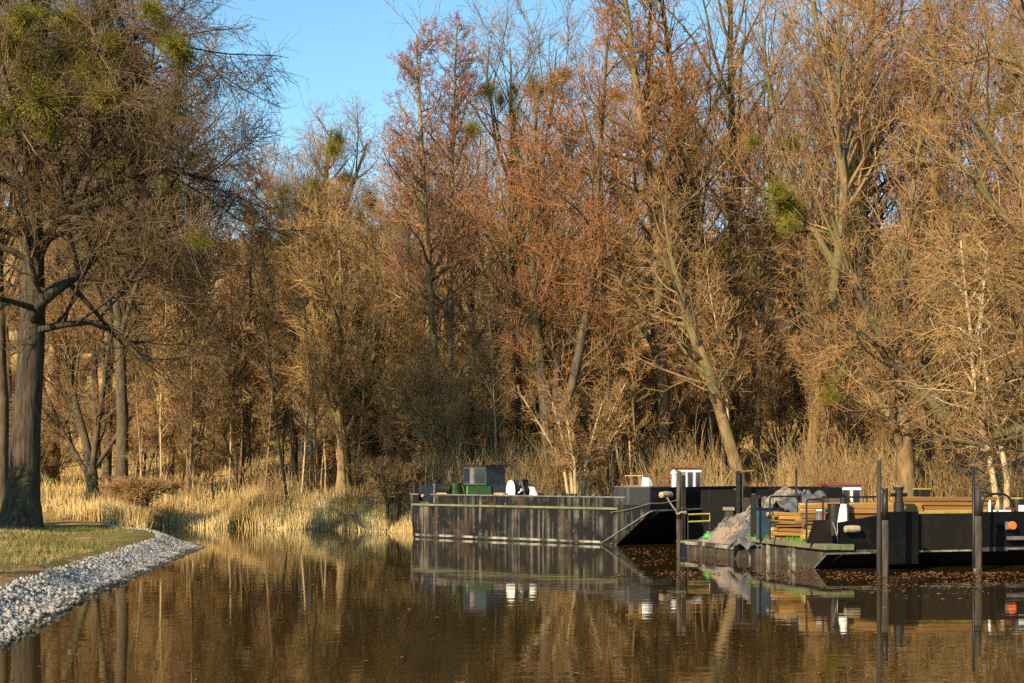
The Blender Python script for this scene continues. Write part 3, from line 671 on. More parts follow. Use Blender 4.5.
# leaves afloat
def leaves(n, fn, seed):
    gl = np.random.default_rng(seed); p = fn(gl, n); a = gl.random(len(p)) * 6.28; s = gl.uniform(.025, .065, len(p))[:, None]
    u = np.stack([np.cos(a), np.sin(a)], 1); w_ = np.stack([-u[:, 1], u[:, 0]], 1); z = gl.uniform(.004, .010, (len(p), 4, 1))
    V = np.stack([p - u * s, p + w_ * s * .55, p + u * s, p - w_ * s * .55], 1); V = np.concatenate([V, z + np.array([0, .012, 0, .008])[None, :, None]], 2)
    return V.reshape(-1, 3), np.arange(len(p) * 4).reshape(-1, 4)
def spots(gl, n):
    px = np.concatenate([gl.uniform(838, 1060, n), gl.uniform(615, 720, n // 2), gl.uniform(740, 840, n // 4)]); py = np.concatenate([573 + np.abs(gl.normal(0, 11, n)), 548 + np.abs(gl.normal(0, 10, n // 2)), 570 + np.abs(gl.normal(0, 6, n // 4))])
    py = np.where(np.sin(px * .08) + np.sin(py * .55 + px * .02) + gl.normal(0, .7, len(px)) > -.3, py, 572 + np.abs(gl.normal(0, 4, len(px))))
    Y = F * CH / (py - HZ); return np.stack([(px - CX) / F * Y, Y], 1)
def thin(gl, n):
    px = gl.uniform(30, 1020, n); py = gl.uniform(560, 683, n); Y = F * CH / (py - HZ); p = np.stack([(px - CX) / F * Y, Y], 1)
    return p[pond_dist(p[:, 0], p[:, 1]) < -.3]
v1, q1 = leaves(900, spots, 31); v2, q2 = leaves(70, thin, 32); v, q = join([(v1, q1), (v2, q2)])
tag(link_mesh('floating_leaves', np_mesh('floating_leaves', v, q, material=M['leaf_float'])), 'brown fallen leaves floating beside the moored barges', 'leaves', kind='stuff')
# ------------------------------------------------------------------ paint, steel, wood of the moored barges
def painted(name, base, rust, streak, rough=.7, lo=.5, hi=.72, sx=(5, 5, .35), spec=.12):
    """old paint: vertical streaks and rust patches mixed into the base colour"""
    m = bpy.data.materials.new(name); m.use_nodes = True
    n = m.node_tree.nodes; l = m.node_tree.links; b = n['Principled BSDF']; b.inputs['Roughness'].default_value = rough
    b.inputs['Specular IOR Level'].default_value = spec
    tc = n.new('ShaderNodeTexCoord')
    def noise(sc, scale, d=5):
        mp = n.new('ShaderNodeMapping'); mp.inputs['Scale'].default_value = sc; l.new(tc.outputs['Object'], mp.inputs['Vector'])
        t = n.new('ShaderNodeTexNoise'); t.inputs['Scale'].default_value = scale; t.inputs['Detail'].default_value = d; l.new(mp.outputs[0], t.inputs['Vector']); return t.outputs['Fac']
    def mr(f, a, c, hi=1.0):
        x = n.new('ShaderNodeMapRange'); x.inputs['From Min'].default_value = a; x.inputs['From Max'].default_value = c; x.inputs['To Max'].default_value = hi; l.new(f, x.inputs['Value']); return x.outputs[0]
    def mix(f, a, c):
        x = n.new('ShaderNodeMix'); x.data_type = 'RGBA'; l.new(f, x.inputs['Factor'])
        for k, v in (('A', a), ('B', c)):
            if isinstance(v, tuple): x.inputs[k].default_value = (*v, 1)
            else: l.new(v, x.inputs[k])
        return x.outputs['Result']
    pm = n.new('ShaderNodeMath'); pm.operation = 'MULTIPLY'
    l.new(mr(noise(sx, 1.0, 9), lo, hi, .95), pm.inputs[0]); l.new(mr(noise((.9, .9, 1.3), 1.1, 4), .40, .60), pm.inputs[1])
    c = mix(pm.outputs[0], base, streak)
    c = mix(mr(noise((1, 1, .7), 1.6, 7), .56, .68, .8), c, rust)
    c = mix(mr(noise((1, 1, 1), 9, 4), .62, .7, .5), c, streak)
    l.new(c, b.inputs['Base Color'])
    bp = n.new('ShaderNodeBump'); bp.inputs['Strength'].default_value = .25; bp.inputs['Distance'].default_value = .03
    l.new(noise((1, 1, 1), 2.5, 3), bp.inputs['Height']); l.new(bp.outputs[0], b.inputs['Normal'])
    return m
M['hull'] = painted('hull', (.0075, .0075, .008), (.045, .028, .018), (.13, .115, .09), lo=.47, hi=.64, sx=(7.5, 7.5, .30))
M['hull_black_shaded'] = painted('hull_black_shaded', (.003, .003, .0033), (.009, .007, .0055), (.015, .014, .012), lo=.6, hi=.8, rough=.6)  # black paint darkened further: shade of the bow faces put into the colour
M['hull_grey'] = painted('hull_grey', (.024, .025, .028), (.05, .032, .022), (.06, .06, .055), lo=.52, hi=.75)
M['hull_mud'] = painted('hull_mud', (.045, .036, .028), (.03, .022, .017), (.14, .125, .10), lo=.5, hi=.68, rough=.85, spec=.1)
M['rail'] = mat('rail', (.07, .065, .065), (.15, .138, .13), 4, .5)
M['algae'] = mat('algae', (.085, .095, .04), (.17, .17, .08), 3, .8, c3=(.10, .09, .07), scale3=1.5)
M['chalk'] = mat('chalk_line', (.16, .145, .11), (.30, .275, .21), 5, .8, c3=(.03, .027, .022), scale3=1.9, lo3=.44, hi3=.56)
M['white'] = mat('white_paint', (.72, .71, .68), (.62, .60, .56), 6, .5, c3=(.42, .37, .30), scale3=3, lo3=.58, hi3=.75)
M['red'] = mat('red_paint', (.20, .03, .018), (.14, .026, .02), 6, .55)
M['orange'] = mat('orange_paint', (.72, .14, .02), (.60, .12, .03), 6, .5)
M['green'] = mat('green_paint', (.008, .042, .005), (.005, .024, .004), 5, .5)
M['bright_green'] = mat('bright_green', (.06, .28, .035), (.04, .19, .03), 5, .5)
M['navy'] = mat('navy_paint', (.005, .013, .028), (.007, .010, .016), 5, .45, c3=(.06, .05, .05), scale3=4, lo3=.6, hi3=.7)
M['steelblue'] = mat('blue_steel', (.016, .040, .065), (.030, .060, .085), 3, .5, c3=(.05, .035, .03), scale3=3, lo3=.6, hi3=.7)
M['cab'] = mat('cab_grey', (.035, .04, .047), (.06, .065, .072), 4, .45)
M['black'] = mat('black_steel', (.006, .006, .006), (.015, .013, .011), 6, .5)
M['rusty'] = mat('rusty_steel', (.12, .062, .032), (.20, .115, .06), 6, .8, (1, 1, .4))
M['pile_steel'] = mat('pile_steel', (.014, .012, .011), (.04, .033, .026), 5, .75, (1, 1, .25), bump=.4)
M['pile_lit_grey'] = mat('lit_grey_pile', (.026, .021, .016), (.078, .064, .046), 7, .85, (1, 1, .2), bump=.5)  # grey post tone, also the pile feet with sunlight put into their colour
M['yellow'] = mat('yellow_paint', (.34, .26, .04), (.22, .16, .03), 6, .55)
M['timber'] = mat('timber', (.25, .165, .048), (.40, .285, .095), 3, .75, (.5, 6, 6), c3=(.22, .11, .03), scale3=1.0, rand=.4)
M['brownplate'] = painted('brown_plate', (.010, .0075, .0065), (.02, .013, .010), (.022, .018, .015), rough=.7)
M['rope'] = mat('rope', (.13, .105, .08), (.22, .185, .14), 20, .9)
M['fender'] = mat('fender', (.22, .165, .10), (.32, .25, .16), 12, .9)
M['glass'] = mat('window_glass', (.012, .016, .022), (.02, .025, .03), 2, .08, spec=.6)
M['rubble'] = mat('rubble', (.055, .050, .045), (.20, .175, .14), 2.2, .95, c3=(.20, .15, .115), scale3=1.1, bump=.9, lo=.40, hi=.62)
M['tarp'] = mat('tarp', (.035, .037, .042), (.085, .083, .08), 2.6, .55, bump=.5, c3=(.06, .07, .09), scale3=1.6)
M['moss'] = mat('moss', (.05, .14, .015), (.11, .24, .03), 5, .9)
M['tan'] = mat('cardboard', (.30, .19, .09), (.38, .25, .12), 4, .9)

class MB:
    """collects solids and builds ONE mesh object"""
    def __init__(s): s.bm = bmesh.new()
    def box(s, x0, x1, y0, y1, z0, z1, bevel=0.0):
        return s.prism([(x0, y0), (x1, y0), (x1, y1), (x0, y1)], z0, z1)
    def prism(s, pts, z0, z1):
        b = s.bm; lo = [b.verts.new((p[0], p[1], z0)) for p in pts]; hi = [b.verts.new((p[0], p[1], z1)) for p in pts]; n = len(pts)
        b.faces.new(lo[::-1]); b.faces.new(hi)
        for i in range(n): b.faces.new((lo[i], lo[(i + 1) % n], hi[(i + 1) % n], hi[i]))
        return s
    def side(s, prof, y0, y1):
        """profile in x,z pulled along y"""
        b = s.bm; a = [b.verts.new((p[0], y0, p[1])) for p in prof]; c = [b.verts.new((p[0], y1, p[1])) for p in prof]; n = len(prof)
        b.faces.new(a); b.faces.new(c[::-1])
        for i in range(n): b.faces.new((a[i], c[i], c[(i + 1) % n], a[(i + 1) % n]))
        return s
    def tube(s, pts, r, k=8):
        pts = [Vector(p) for p in pts]; rings = []; b = s.bm
        for i, p in enumerate(pts):
            t = (pts[min(i + 1, len(pts) - 1)] - pts[max(i - 1, 0)]).normalized(); ref = Vector((0, 0, 1)) if abs(t.z) < .8 else Vector((1, 0, 0))
            u = t.cross(ref).normalized(); v = t.cross(u); rr = r[i] if isinstance(r, (list, tuple)) else r
            rings.append([b.verts.new(p + rr * (math.cos(a) * u + math.sin(a) * v)) for a in [j * 2 * math.pi / k for j in range(k)]])
        for A, B in zip(rings, rings[1:]):
            for j in range(k): b.faces.new((A[j], A[(j + 1) % k], B[(j + 1) % k], B[j]))
        b.faces.new(rings[0][::-1]); b.faces.new(rings[-1]); return s
    def lathe(s, prof, c=(0, 0, 0), k=18, axis='z'):
        b = s.bm; rings = []
        for r, h in prof:
            ring = []
            for j in range(k):
                a = j * 2 * math.pi / k; p = (r * math.cos(a), r * math.sin(a), h)
                if axis == 'y': p = (p[0], p[2], p[1])
                if axis == 'x': p = (p[2], p[0], p[1])
                ring.append(b.verts.new((p[0] + c[0], p[1] + c[1], p[2] + c[2])))
            rings.append(ring)
        for A, B in zip(rings, rings[1:]):
            for j in range(k): b.faces.new((A[j], A[(j + 1) % k], B[(j + 1) % k], B[j]))
        b.faces.new(rings[0][::-1]); b.faces.new(rings[-1]); return s
    def build(s, name, m, parent=None, loc=None, smooth=False, bevel=.0):
        bmesh.ops.recalc_face_normals(s.bm, faces=s.bm.faces)
        if bevel: bmesh.ops.bevel(s.bm, geom=s.bm.edges[:], offset=bevel, segments=1, affect='EDGES', profile=.5)
        me = bpy.data.meshes.new(name); s.bm.to_mesh(me); s.bm.free(); me.materials.append(M[m])
        if smooth:
            for p in me.polygons: p.use_smooth = True
        return link_mesh(name, me, parent, loc)
def arc(cx, cy, r, a0, a1, n=6): return [(cx + r * math.cos(R(a0 + (a1 - a0) * i / n)), cy + r * math.sin(R(a0 + (a1 - a0) * i / n))) for i in range(n + 1)]

# ------------------------------------------------------------------ the long black barge
AX = math.atan2(-.63, .77)                                     # its bow points to the right and towards the viewer
WA = Vector((2.93, 41.7, 0))
A = empty('work_barge', WA, AX); tag(A, 'long black steel work barge with streaked side and raised raked bow', 'barge')
def onA(px, dy):
    """world point on barge A seen in column px, dy metres in from its near side"""
    u = Vector((math.cos(AX), math.sin(AX))); v = Vector((-u.y, u.x)); o = WA.xy + v * dy; k = (px - CX) / F
    t = (k * o.y - o.x) / (u.x - k * u.y); p = o + u * t; return Vector((p.x, p.y, 0)), t
LA, BA = -7.95, 5.4
MB().side([(LA, -.5), (-.4, -.5), (1.42, 1.0), (1.42, 1.2), (LA - .22, 1.2), (LA - .22, .75)], 0, BA).build('hull', 'hull', A)
MB().side([(-.40, -.504), (-.50, -.5), (1.36, 1.05), (1.432, .995)], .02, BA - .02).build('bow_ramp', 'hull_black_shaded', A)  # raked underside of the bow, its shade put into the colour
b = MB(); b.box(LA - .22, LA + .15, 0, .05, 1.2, 1.40); b.box(LA + .72, .55, 0, .05, 1.2, 1.40); b.box(LA - .22, .55, BA - .05, BA, 1.2, 1.40); b.box(LA - .22, LA - .17, .05, BA - .05, 1.2, 1.40)
b.build('bulwark', 'hull', A)
b = MB(); b.box(LA - .24, LA + .16, -.03, .09, 1.402, 1.445); b.box(LA + .70, .55, -.03, .09, 1.402, 1.445); b.build('top_rail', 'rail', A)
MB().box(LA - .15, .30, -.05, -.002, 1.05, 1.115).build('rubbing_strake', 'algae', A)
MB().box(LA + .03, -.35, -.035, -.002, .04, .11).build('waterline_band', 'chalk', A)
for x in (-7.2, -4.5, -2.0): MB().box(x, x + .05, -.02, -.002, .115, 1.04).build('side_rib', 'hull', A)
# raised bow: a box bulwark on the deck
MB().side([(.45, 1.2), (1.422, 1.2), (1.422, 1.72), (.18, 1.72), (.10, 1.60), (.12, 1.41), (.45, 1.40)], -.012, 1.0).build('bow_bulwark', 'hull_grey', A)
MB().side([(1.0, 1.202), (1.424, 1.202), (1.424, 1.715), (1.0, 1.715)], 1.003, BA).build('bow_wall', 'hull_black_shaded', A)
MB().box(.15, 1.44, -.03, 1.02, 1.722, 1.745).build('bow_capping', 'rail', A)
b = MB(); b.tube([(1.45, .02, 1.03), (1.45, BA, 1.03)], .03); b.tube([(-.33, -.02, .03), (1.44, -.02, 1.02)], .025); b.tube([(.0, -.0, 0.02), (1.47, .35, 1.0)], .018); b.build('chine_rail', 'rail', A)
f = MB().lathe([(.02, -.30), (.09, -.26), (.11, 0), (.09, .26), (.02, .30)], (0, 0, 0), 12, 'y').build('bow_fender', 'fender'); f.location = WA
p, t = onA(662, 0.0)
def Aloc(x, y, z):
    u = Vector((math.cos(AX), math.sin(AX), 0)); v = Vector((-u.y, u.x, 0)); return WA + u * x + v * y + Vector((0, 0, z))
f.location = Aloc(1.56, .62, 1.50); f.rotation_euler = (0, 0, AX); tag(f, 'tan rope fender hanging on the dark bow of the long barge', 'fender')

def cleat_pair(name, label, loc, rz, h=.32, m='black', cap=None, cat='bollard', group=None):
    t = empty(name, loc, rz); tag(t, label, cat, group)
    MB().box(-.30, .30, -.12, .12, 0, .04).build('base_plate', m, t)
    for s in (-1, 1): MB().lathe([(.075, .04), (.075, h - .05), (.10, h - .045), (.10, h)], (s * .16, 0, 0), 14).build('post', m, t)
    if cap: MB().box(-.34, .34, -.10, .10, h + .002, h + .035).build('cap_plate', cap, t)
    return t
p, t_ = onA(418, .35); cleat_pair('double_bollard', 'dark double bollard at the stern end of the long barge', (p.x, p.y, 1.2), AX, .60, 'black')
p, t_ = onA(436, .4); t = empty('stove_pipe', (p.x, p.y, 1.2), AX); tag(t, 'short black vent pipe beside the blue box', 'vent pipe')
MB().lathe([(.10, 0), (.10, .60), (.13, .61), (.13, .70)], k=12).build('pipe', 'black', t); MB().lathe([(.02, .86), (.16, .80), (.16, .78), (.02, .78)], k=12).build('cowl', 'black', t); MB().lathe([(.03, .70), (.03, .78)], k=8).build('stem', 'black', t)
# blue winch box set into the gap of the bulwark
p, t_ = onA(428, .02); t = empty('winch_box', (p.x, p.y, 1.2), AX); tag(t, 'dark blue steel winch box in the bulwark gap at the stern', 'winch box')
MB().box(-.27, .27, 0, .5, .0, .52).build('case', 'navy', t, bevel=.02); MB().box(.275, .33, -.03, .5, -.05, .56).build('end_post', 'rail', t)
MB().lathe([(.05, 0), (.05, .06), (.03, .065)], (-.2, -.065, .18), 12, 'y').build('shaft_end', 'tan', t)
# dark pipe along the deck
a, _ = onA(437, .3); c, _ = onA(453, .3); t = empty('deck_pipe', (a.x, a.y, 1.2), AX); tag(t, 'thick black pipe lying on deck beside the green drum', 'pipe')
L = (c - a).length; MB().lathe([(.17, 0), (.17, L)], (0, 0, .40), 16, 'x').build('pipe', 'black', t); b = MB(); b.box(.1, .2, -.2, .2, 0, .3); b.box(L - .2, L - .1, -.2, .2, 0, .3); b.build('cradle', 'black', t)
MB().box(.12, L - .1, -.21, -.15, .20, .28).build('strap', 'tan', t)
# green drum
p, _ = onA(455.5, .45); t = empty('oil_drum', (p.x, p.y, 1.2), AX); tag(t, 'bright green drum on the deck of the long barge', 'drum')
MB().lathe([(.20, 0), (.21, .01), (.21, .19), (.225, .2), (.21, .21), (.21, .39), (.225, .4), (.21, .41), (.21, .60), (.20, .61)], k=20).build('shell', 'green', t, smooth=False)
MB().lathe([(.03, .61), (.03, .63)], (.1, 0, 0), 8).build('bung', 'black', t)
# green generator with grey cab
a, _ = onA(464, .7); c, _ = onA(491, .7); L = (c - a).length; t = empty('generator', (a.x, a.y, 1.2), AX); tag(t, 'grey-cabbed machine on a green base standing on the long barge', 'generator')
MB().box(.06, L, 0, 1.1, .03, .52).build('base', 'green', t, bevel=.02); MB().box(-.02, L * .82, -.02, 1.0, .525, 1.14).build('cab', 'cab', t, bevel=.025)
MB().box(-.05, L * .85, -.05, 1.03, 1.15, 1.20).build('roof', 'black', t)
for i, (x0, x1, m_) in enumerate(((.03, .26, 'navy'), (.50, L * .80, 'glass'))): MB().box(x0, x1, -.034, -.022, .60, 1.08).build('window', m_, t)
MB().box(.29, .47, -.034, -.022, .56, 1.09).build('door', 'rail', t); b = MB(); b.box(.12, .18, -.012, -.002, .06, .50); b.build('latch', 'bright_green', t)
# blue tank, small box, reel
a, _ = onA(489, .8); c, _ = onA(508, .8); L = (c - a).length; t = empty('fuel_tank', (a.x, a.y, 1.2), AX); tag(t, 'dark blue fuel tank between the green machine and the white reel', 'tank')
MB().box(0, L, 0, .8, .08, .56).build('body', 'navy', t, bevel=.04); b = MB(); b.box(.1, .2, .1, .7, 0, .08); b.box(L - .2, L - .1, .1, .7, 0, .08); b.build('skid', 'black', t); MB().lathe([(.05, .56), (.05, .62)], (.3, .3, 0), 10).build('filler_cap', 'black', t)
p, _ = onA(501, .25); t = empty('cardboard_box', (p.x, p.y, 1.2), AX + .1); tag(t, 'small brown box on the deck next to the white reel', 'box')
MB().box(-.18, .18, -.15, .15, 0, .30).build('carton', 'tan', t, bevel=.01); MB().box(-.182, .182, -.02, .02, .301, .304).build('tape', 'rope', t)
p, _ = onA(511, .35); t = empty('cable_reel', (p.x, p.y, 1.2), .40); tag(t, 'cable reel with a large round white flange on the long barge', 'cable reel')
MB().lathe([(.02, -.03), (.34, -.03), (.345, -.015), (.345, .0), (.02, .0)], (0, 0, .36), 26, 'x').build('flange', 'white', t, loc=None)
MB().lathe([(.02, .44), (.33, .44), (.33, .47), (.02, .47)], (0, 0, .36), 26, 'x').build('flange', 'black', t); MB().lathe([(.24, .003), (.24, .437)], (0, 0, .36), 20, 'x').build('drum', 'black', t)
p, _ = onA(521, .5); t = empty('hand_winch', (p.x, p.y, 1.2), AX); tag(t, 'cluttered dark winch on a frame beside the white reel', 'winch')
b = MB(); b.side([(-.28, 0), (-.20, 0), (0, .62), (.2, 0), (.28, 0), (.05, .70), (-.05, .70)], -.02, .02); b.side([(-.28, 0), (-.20, 0), (0, .62), (.2, 0), (.28, 0), (.05, .70), (-.05, .70)], .36, .40); b.build('frame', 'cab', t)
MB().lathe([(.19, .03), (.19, .06), (.12, .065), (.12, .31), (.19, .315), (.19, .345)], (0, 0, .30), 18, 'y').build('drum', 'navy', t); MB().tube([(0, -.03, .3), (0, -.14, .3), (.2, -.14, .42), (.2, -.26, .42)], .018).build('crank', 'white', t)
b = MB(); b.box(-.34, .02, .05, .35, .60, .72); b.build('gear_case', 'black', t)
p, _ = onA(533, .4); t = empty('davit_plate', (p.x, p.y, 1.2), AX); tag(t, 'sloping white bracket leaning beside the dark winch', 'bracket')
MB().side([(-.14, .50), (.02, .50), (.30, 0), (.12, 0)], -.04, .04).build('plate', 'white', t); MB().side([(-.16, 0), (-.10, 0), (-.02, .48), (-.08, .48)], -.03, .03).build('strut', 'white', t)
# bow bollards
p, _ = onA(636.5, .25); t = cleat_pair('double_bollard', 'rusty double bollard with a yellow cap plate on the raised bow', (p.x, p.y, 1.745), AX, .30, 'rusty', 'yellow')
p, _ = onA(647, .2); t = empty('canvas_bundle', (p.x, p.y, 1.745), AX); tag(t, 'white wedge-shaped canvas bundle beside the rusty double bollard', 'canvas')
MB().side([(-.12, 0), (.14, 0), (.10, .14), (.02, .25), (-.10, .28)], -.12, .12).build('canvas', 'white', t, bevel=.02); MB().box(-.11, -.05, -.124, .124, .29, .31).build('tie', 'rope', t)

# ------------------------------------------------------------------ white cabin boats behind
def cabin_boat(label, px0, px1, Y, ytop, zdeck, blue=False, low=0.0):
    x0, x1 = (px0 - CX) / F * Y, (px1 - CX) / F * Y; L = x1 - x0; zt = zof(ytop, Y); t = empty('cabin_boat', (x0, Y, 0)); tag(t, label, 'boat')
    MB().prism([(-1.6, 0), (L + .8, 0), (L + 2.0, .9), (L + .8, 1.8), (-1.6, 1.8)], -.4, zdeck).build('hull', 'hull_black_shaded', t)
    h = zt - zdeck
    b = MB(); b.box(0, L, .3, 1.5, zdeck + .001, zt - .077); b.build('cabin', 'white', t, bevel=.02)
    MB().box(-.10, L + .08, .2, 1.6, zt - .075, zt - .03).build('roof', 'red', t)
    n = 3; ww = L / n
    for i in range(n):
        f_ = MB(); a, c_, z0, z1 = i * ww + .045, (i + 1) * ww - .03, zt - .10 - h * .85, zt - .20
        f_.box(a, a + .03, .27, .297, z0, z1); f_.box(c_ - .03, c_, .27, .297, z0, z1); f_.box(a + .03, c_ - .03, .27, .297, z0, z0 + .03); f_.box(a + .03, c_ - .03, .27, .297, z1 - .03, z1)
        fr = f_.build('window', 'rail', t); MB().box(a + .03, c_ - .03, .285, .297, z0 + .03, z1 - .03).build('pane', 'glass', fr)
    MB().tube([(L * .55, .9, zt - .03), (L * .55, .9, zt + .14)], .03).build('horn', 'red', t)
    if low:
        MB().box(-low, -.003, .35, 1.45, zdeck + .001, zt - .20).build('fore_cabin', 'white', t, bevel=.02); MB().box(-low - .05, -.005, .3, 1.5, zt - .198, zt - .155).build('fore_roof', 'tan', t)
        for k in range(2): MB().box(-low + .15 + k * .5, -low + .4 + k * .5, .338, .348, zdeck + .12, zdeck + .3).build('porthole', 'glass', t)
    return t
cabin_boat('small white wheelhouse with red roof edge showing over the long barge', 679, 703, 47.5, 466, 1.2)
cabin_boat('long low white cabin boat with red roof and blue-grey windows behind the timber', 832, 864, 41.5, 483, 1.0, True, 1.25)
p = at(674, 487, 46); t = empty('white_post', (p.x, 46, .6)); tag(t, 'white marker post with a red arm next to the wheelhouse', 'post')
MB().tube([(0, 0, 0), (0, 0, zof(474, 46) - .6)], .075).build('post', 'white', t); MB().lathe([(.11, 0), (.11, .05), (.03, .14)], (0, 0, zof(474, 46) - .6), 12).build('cap', 'white', t); MB().tube([(0, 0, zof(478, 46) - .6), (-.42, 0, zof(478, 46) - .6)], .025).build('arm', 'red', t)
MB().box(-.14, .14, -.09, .09, -.0, .3).build('foot', 'black', t)

# dark pontoon beyond the bow, filling the gap to the rubble barge
t = empty('pontoon', (5.4, 43.0, 0), -.15); tag(t, 'tall black pontoon hull with mossy top edge between two paired posts', 'pontoon')
MB().box(0, 3.6, 0, 3.0, -.5, 1.62).build('hull', 'hull_black_shaded', t); MB().box(1.4, 2.6, -.03, .3, 1.622, 1.66).build('moss_edge', 'algae', t); MB().box(1.55, 1.63, -.06, -.003, .75, 1.5).build('guide_rail', 'rail', t)
b = MB(); b.box(1.12, 1.38, -.25, -.003, .2, 1.0); b.build('guide_post', 'pile_steel', t); MB().box(1.06, 1.42, -.3, -.0, 1.003, 1.10).build('post_head', 'rope', t)
t = empty('pontoon', (7.05, 41.0, 0), .0); tag(t, 'dark low pontoon with rusty red and dirty white stripes behind the rubble', 'pontoon')
MB().box(0, 2.6, 0, 2.5, -.4, 1.42).build('hull', 'hull_mud', t); MB().box(-.02, 2.62, -.02, 2.5, 1.422, 1.72).build('deck_house', 'hull_black_shaded', t); MB().box(.0, 1.1, -.03, -.003, 1.26, 1.40).build('stripe', 'red', t); MB().box(.0, 1.1, -.03, -.003, .85, 1.25).build('panel', 'white', t)

# ------------------------------------------------------------------ rubble barge
CXU = Vector((.35, -.94)); CA = math.atan2(CXU.y, CXU.x); WC = Vector((5.65, 34.95, 0))
C_ = empty('rubble_barge', WC, CA); tag(C_, 'low mud-caked flat barge carrying the grey rubble heap', 'barge')
MB().side([(-2.75, -.4), (0, -.4), (0, .34), (-2.75, .34)], 0, 3.6).build('hull', 'hull_mud', C_, bevel=.02)
MB().box(-2.75, 0, -.05, -.003, .24, .33).build('wale', 'chalk', C_)
for x in (-2.6, -1.9, -1.2, -.5): MB().box(x, x + .08, -.045, -.003, -.3, .235).build('side_rib', 'hull_mud', C_)
def heap(name, loc, rz, lx, ly, h, m, seed, fn, amp=.12):
    n1, n2 = 110, 90; u = np.linspace(0, 1, n1); v = np.linspace(0, 1, n2); U, V = np.meshgrid(u, v, indexing='ij'); gg = np.random.default_rng(seed); Zh = fn(U, V) * h
    pts = gg.random((420, 2)); hh = gg.random(420); D = np.full(U.shape, 9.); D2 = D.copy(); ID = np.zeros(U.shape)
    for (a, c), k in zip(pts, hh):
        d = np.hypot((U - a) * lx, (V - c) * ly); new = d < D; D2 = np.where(new, D, np.minimum(D2, d)); D = np.where(new, d, D); ID = np.where(new, k, ID)
    Zh = Zh + (ID * amp + np.minimum(D2 - D, .10) * 1.0 - .05) * np.clip(Zh / .2, 0, 1)
    P = np.stack([U * lx + gg.normal(0, .01, U.shape), V * ly, Zh], -1).reshape(-1, 3); ii = np.arange(n1 * n2).reshape(n1, n2); q = np.stack([ii[:-1, :-1], ii[1:, :-1], ii[1:, 1:], ii[:-1, 1:]], -1).reshape(-1, 4)
    o = link_mesh(name, np_mesh(name, P, q, material=M[m])); o.location = loc; o.rotation_euler = (0, 0, rz); return o
def fnC(U, V):   # steep at the near end, ridge running back and away
    s = np.clip(V / .42, 0, 1) * np.clip((1 - V) / .3, 0, 1) * np.clip(U / .30, 0, 1) * np.clip((1.01 - U) / .34, 0, 1); return np.minimum(s ** .8 * (.62 + .38 * V + .10 * np.sin(V * 9 + U * 4)), 1.1)
u = Vector((math.cos(CA), math.sin(CA), 0)); v = Vector((-u.y, u.x, 0))
o = heap('rubble_heap', WC + u * -2.6 + v * .06 + Vector((0, 0, .335)), CA, 2.6, 3.4, 1.32, 'rubble', 61, fnC, .16); tag(o, 'steep grey-beige heap of broken rubble and silt on the low barge', 'rubble', kind='thing')
gq = np.random.default_rng(62); o.data.polygons.foreach_set('use_smooth', np.zeros(len(o.data.polygons), dtype=bool))
# crumpled tarpaulins lying on the heap
def tarp(label, loc, rz, lx, ly, drop, seed):
    gg = np.random.default_rng(seed); n1, n2 = 46, 36; U, V = np.meshgrid(np.linspace(0, 1, n1), np.linspace(0, 1, n2), indexing='ij'); ph = gg.random(6) * 6.28
    Zt = -drop * U ** 1.1 + .06 * np.sin(9 * V + 4 * U + ph[0]) + .045 * np.sin(17 * V - 7 * U + ph[1]) + .03 * np.sin(26 * U + 11 * V + ph[2]) + .02 * np.sin(41 * V + 23 * U + ph[3]) - .10 * (np.abs(V - .5) * 2) ** 3
    X_ = U * lx + .05 * np.sin(7 * V + ph[4]); Yt = V * ly + .06 * np.sin(5 * U + ph[5]); P = np.stack([X_, Yt, Zt], -1).reshape(-1, 3); ii = np.arange(n1 * n2).reshape(n1, n2)
    q = np.stack([ii[:-1, :-1], ii[1:, :-1], ii[1:, 1:], ii[:-1, 1:]], -1).reshape(-1, 4); o = link_mesh('tarpaulin', np_mesh('tarpaulin', P, q, material=M['tarp'], smooth=True)); o.location = loc; o.rotation_euler = (0, 0, rz)
    md = o.modifiers.new('thickness', 'SOLIDIFY'); md.thickness = .012; return tag(o, label, 'tarpaulin')
tarp('crumpled grey tarpaulin sheet over the lower face of the rubble heap', at(752, 514, 35.6), R(228), 1.1, 1.1, .72, 71)
tarp('grey tarpaulin draped over the top of the rubble heap by the rail', at(797, 492, 36.6), R(200), 1.0, 1.3, .35, 72)
# green platform float and things at its stern
p = at(688, 553, 37.6); t = empty('mooring_float', (p.x, 37.6, 0), CA); tag(t, 'small dark float with pale green deck beside the paired posts', 'float')
MB().box(-.5, .9, -.05, .75, -.3, .26).build('hull', 'navy', t); MB().box(-.53, .93, -.08, .78, .262, .33).build('deck', 'algae', t); MB().box(.8, .9, -.1, -.053, -.3, .255).build('corner_post', 'chalk', t)
p = at(708, 527, 36.8); t = empty('plastic_bag', (p.x, 36.8, .40), .3); tag(t, 'bright green plastic sack at the foot of the rubble', 'sack')
MB().lathe([(.05, 0), (.11, .02), (.13, .08), (.09, .15), (.035, .18), (.05, .22)], k=12).build('sack', 'bright_green', t, smooth=True); MB().lathe([(.040, .177), (.040, .187)], k=10).build('tie', 'black', t)
p = at(688, 521, 37.9); t = empty('railing', (p.x, 37.9, .33), .1); tag(t, 'low yellow two-bar railing against the black hull', 'railing')
zz1, zz0 = zof(514.5, 37.9) - .33, zof(521, 37.9) - .33
b = MB(); b.tube([(0, 0, zz1), (.60, 0, zz1 + .02), (.60, 0, zz0)], .022); b.tube([(0, 0, zz0 - .02), (.60, 0, zz0)], .022); b.build('bar', 'yellow', t)
for x in (0, .6): MB().tube([(x, 0, 0), (x, 0, zz0 + (.0 if x else .14))], .02).build('upright', 'black', t)

